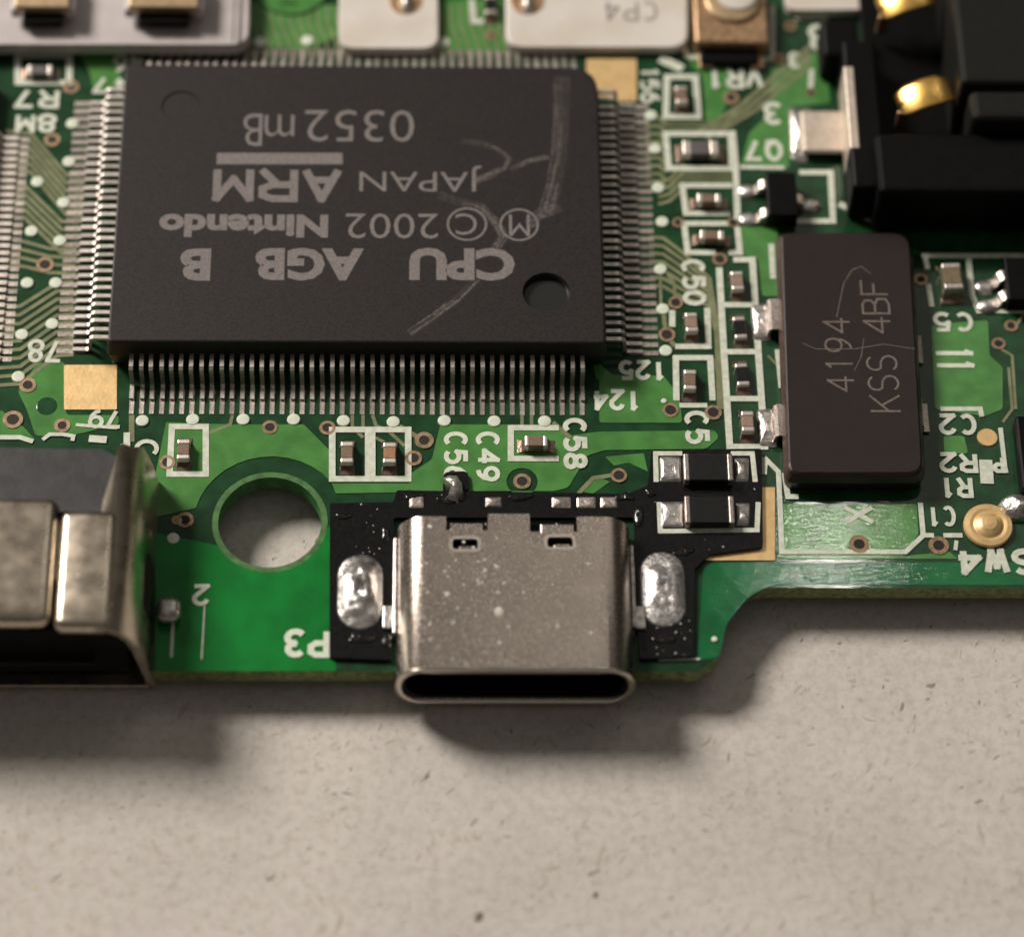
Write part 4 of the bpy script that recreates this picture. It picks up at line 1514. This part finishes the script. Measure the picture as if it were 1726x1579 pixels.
def gold_spring(u, v, name='gold_spring'):
    c = at(u, v, 2.6)
    rot = Matrix.Rotation(radians(14), 3, 'Z') @ Matrix.Rotation(radians(5), 3, 'X') @ Matrix.Rotation(radians(-15), 3, 'Y')
    bm = bmesh.new()
    rg = []
    for k in range(11):
        t = k / 10 * 2 - 1
        zz = 0.30 * (1 - t * t) + (0.10 * max(0, t - 0.6) * -3)
        hw = 0.70 * (1 - 0.25 * max(0, abs(t) - 0.7) / 0.3)
        rg.append([(1.2 * t, -hw, zz), (1.2 * t, -hw * 0.8, zz + 0.05), (1.2 * t, hw * 0.8, zz + 0.05), (1.2 * t, hw, zz), (1.2 * t, hw * 0.8, zz - 0.1), (1.2 * t, -hw * 0.8, zz - 0.1)])
    loft(bm, rg)
    sm_ = to_mesh(bm)
    sm_.transform(Matrix.Translation((c.x + 0.15, c.y, 2.55)))
    s_ = put(name, sm_, 'gold', jack, smooth=True)
    m_ = s_.data
    base = Vector((c.x + 0.15, c.y, 2.6)) - world_loc(jack)
    m_.transform(Matrix.Translation(base) @ rot.to_4x4() @ Matrix.Translation(-base))
    s2 = put('spring_foot', box_mesh((c.x - 0.75, c.y - 0.62, 1.75), (0.5, 0.16, 1.2), 0.05), 'copper', jack)
    sl = put('spring_slot', box_mesh((c.x - 0.62, c.y - 0.03, 2.62), (0.75, 0.12, 0.24), 0.03), 'hole_dark', jack)
    sl.data.transform(Matrix.Translation(base) @ rot.to_4x4() @ Matrix.Translation(-base))


gold_spring(1553, 163)
gold_spring(1520, 2)
p0, p1 = at(1433, 112, 2.4), at(1440, 250, 2.4)
put('shield_blade', box_mesh(((p0.x + p1.x) / 2 - 0.02, (p0.y + p1.y) / 2, 1.4), (0.42, abs(p0.y - p1.y), 2.0), 0.06), 'shield', jack)
p = at(1386, 222, 0.5)
put('shield_tab', box_mesh((p.x + 0.1, p.y, 0.42), (2.0, 2.15, 0.3), 0.14, 3), 'shield', jack)
ol = round_poly(xy([(1332, 268), (1360, 276), (1372, 182), (1328, 182)], 0.05), 0.2, 4)
put('solder_fillet', blob_mesh(ol, 0.04, 0.3, 9, 0.2, 6), 'solder_dull', jack)

# ---------------------------------------------------------------- white slabs along the top edge
def slab(name, label, pts, rad, z0, z1, material, cat, group=None):
    lp = round_poly(xy(pts, z1), rad, 6)
    c = lp[0]
    t = thing(name, label, cat, (sum(p[0] for p in lp) / len(lp), sum(p[1] for p in lp) / len(lp), z0), group)
    bm = bmesh.new()
    cx = sum(p[0] for p in lp) / len(lp)
    cy = sum(p[1] for p in lp) / len(lp)
    sh_ = lambda k: [(cx + (x - cx) * k, cy + (y - cy) * k) for x, y in lp]
    loft(bm, [[(x, y, z0) for x, y in lp], [(x, y, z1 - 0.12) for x, y in lp], [(x, y, z1 - 0.03) for x, y in sh_(0.99)], [(x, y, z1) for x, y in sh_(0.97)]])
    put('slab', to_mesh(bm), material, t)
    return t


def slab_pin(t, u, v, z1):
    p = at(u, v, z1)
    put('recess', disc_mesh(p.x, p.y + 0.3, 0.78, z1 + 0.006, 20, 0.02), 'copper', t)
    ol = circle(p.x, p.y + 0.2, 0.3, 14, 0.6)
    put('metal_pin', blob_mesh(ol, z1, 0.35, 2, 0.1, 5), 'solder', t)


SZ = 0.5
s1 = slab('white_pad', 'narrow white plastic slab with one metal pin at the top edge', [(570, 82), (740, 82), (738, -60), (572, -60)], [0.75, 0.75, 0, 0], 0.05, SZ, 'white_plastic', 'slab', 'white plastic slabs')
slab_pin(s1, 684, 12, SZ)
s2 = slab('white_pad', 'wide white plastic slab printed CP4 at the top edge', [(852, 80), (1160, 80), (1160, -60), (852, -60)], [0.9, 0.8, 0, 0], 0.05, SZ, 'white_plastic', 'slab', 'white plastic slabs')
slab_pin(s2, 889, 12, SZ)
put('printed_text', letters_mesh('CP4', (1018, 2, 1108, 36), 180, 0.12, SZ + 0.004, 0.003), 'pale_print', s2)
s3 = slab('white_pad', 'white plastic slab at the top edge beside the gold spring', [(1326, 18), (1474, 16), (1490, -60), (1318, -60)], [0.5, 0.5, 0, 0], 0.05, SZ, 'white_plastic', 'slab', 'white plastic slabs')
tray = slab('plastic_tray', 'translucent grey-white plastic tray holding two tan contacts in the top left corner', [(-60, 76), (420, 76), (422, -70), (-60, -70)], [0, 0.8, 0, 0], 0.3, 0.95, 'clear_plastic', 'tray')
a = at(393, 70, 1.2)
put('rib', box_mesh((a.x, a.y + 2.0, 1.24), (0.06, 4.0, 0.1)), 'dark_plastic', tray)
for i, (u, w_) in enumerate(((70, 2.3), (275, 2.95))):
    p = at(u, 14, 2.1)
    c_ = put('contact_block', box_mesh((p.x, p.y + 1.1, 1.85), (w_, 2.1, 0.5), 0.08), 'tan_contact', tray)
    put('contact_shade_box', box_mesh((p.x, p.y + 0.6, 1.42), (w_ * 0.72, 1.9, 0.4), 0.05), 'black_plastic', c_)  # black box put in for the shade under the tan contact
    put('contact_ear', box_mesh((p.x - w_ / 2, p.y + 1.0, 1.6), (0.4, 1.9, 0.55), 0.08), 'clear_plastic', c_)
    put('contact_ear', box_mesh((p.x + w_ / 2, p.y + 1.0, 1.6), (0.4, 1.9, 0.55), 0.08), 'clear_plastic', c_)

# ---------------------------------------------------------------- trimmer at the top edge
trim = thing('trimmer', 'coppery brown trimmer with a round pale dial beside the CP4 slab', 'trimmer', (15.2, 10.5, 0))
a, b = at(1172, 72, 0.9), at(1296, 72, 0.9)
put('base', box_mesh(((a.x + b.x) / 2, a.y + 1.6, 0.5), (b.x - a.x, 3.2, 0.85), 0.1), 'copper', trim)
put('front_step', box_mesh(((a.x + b.x) / 2 - 0.1, a.y - 0.25, 0.25), ((b.x - a.x) * 0.8, 0.9, 0.4), 0.1), 'black_plastic', trim)
put('dial', disc_mesh((a.x + b.x) / 2 + 0.1, a.y + 2.2, 1.25, 1.1, 28, 0.3, 0.1), 'tan_contact', trim)
put('dial_cap', disc_mesh((a.x + b.x) / 2 + 0.3, a.y + 2.35, 0.9, 1.26, 24, 0.16, 0.08), 'white_plastic', trim)
for s in (-1, 1):
    put('foot', box_mesh(((a.x + b.x) / 2 + s * 1.1, a.y - 0.35, 0.15), (0.6, 0.9, 0.22), 0.06), 'copper', trim)

# ---------------------------------------------------------------- brass pin and the part at the right edge
p = at(1667, 882, 0.3)
brass = thing('brass_rivet', 'round golden brass rivet with a worn dimple above the SW4 lettering', 'rivet', (p.x, p.y, 0.03))
bm = bmesh.new()
prof_ = [(0.98, 0.0), (0.98, 0.10), (0.93, 0.17), (0.74, 0.20), (0.60, 0.17), (0.48, 0.26), (0.30, 0.36), (0.10, 0.39)]
loft(bm, [[(p.x + r * cos(2 * pi * i / 32), p.y + r * sin(2 * pi * i / 32), 0.03 + z) for i in range(32)] for r, z in prof_])
o = put('cap', to_mesh(bm), 'gold_flat', brass)
p2 = at(1664, 738)
put('gold_dot', disc_mesh(p2.x, p2.y, 0.42, 0.07, 18, 0.05), 'gold_flat', board)
p = at(1716, 850, 0.4)
sd = put('solder_drop', blob_mesh(circle(p.x, p.y, 0.75, 20, 0.6), 0.05, 0.55, 8, 0.25, 8), 'solder_dull')
sd['label'] = 'dull grey solder drop touching the brass rivet at the right edge'
sd['category'] = 'solder drop'
p = at(1716, 765, 0.7)
ic = thing('edge_chip', 'black chip cut by the right picture edge above the solder drop', 'chip', (p.x + 1.0, p.y, 0))
put('body', box_mesh((p.x + 1.3, p.y, 0.45), (2.6, 3.4, 0.8), 0.12), 'black_plastic', ic)
put('pin', pin_mesh([(-0.1, 0.5), (0.15, 0.5), (0.3, 0.15), (0.6, 0.1)], 0.5, 0.12), 'tin', ic, (p.x + 0.4, p.y - 1.7, 0), pi)
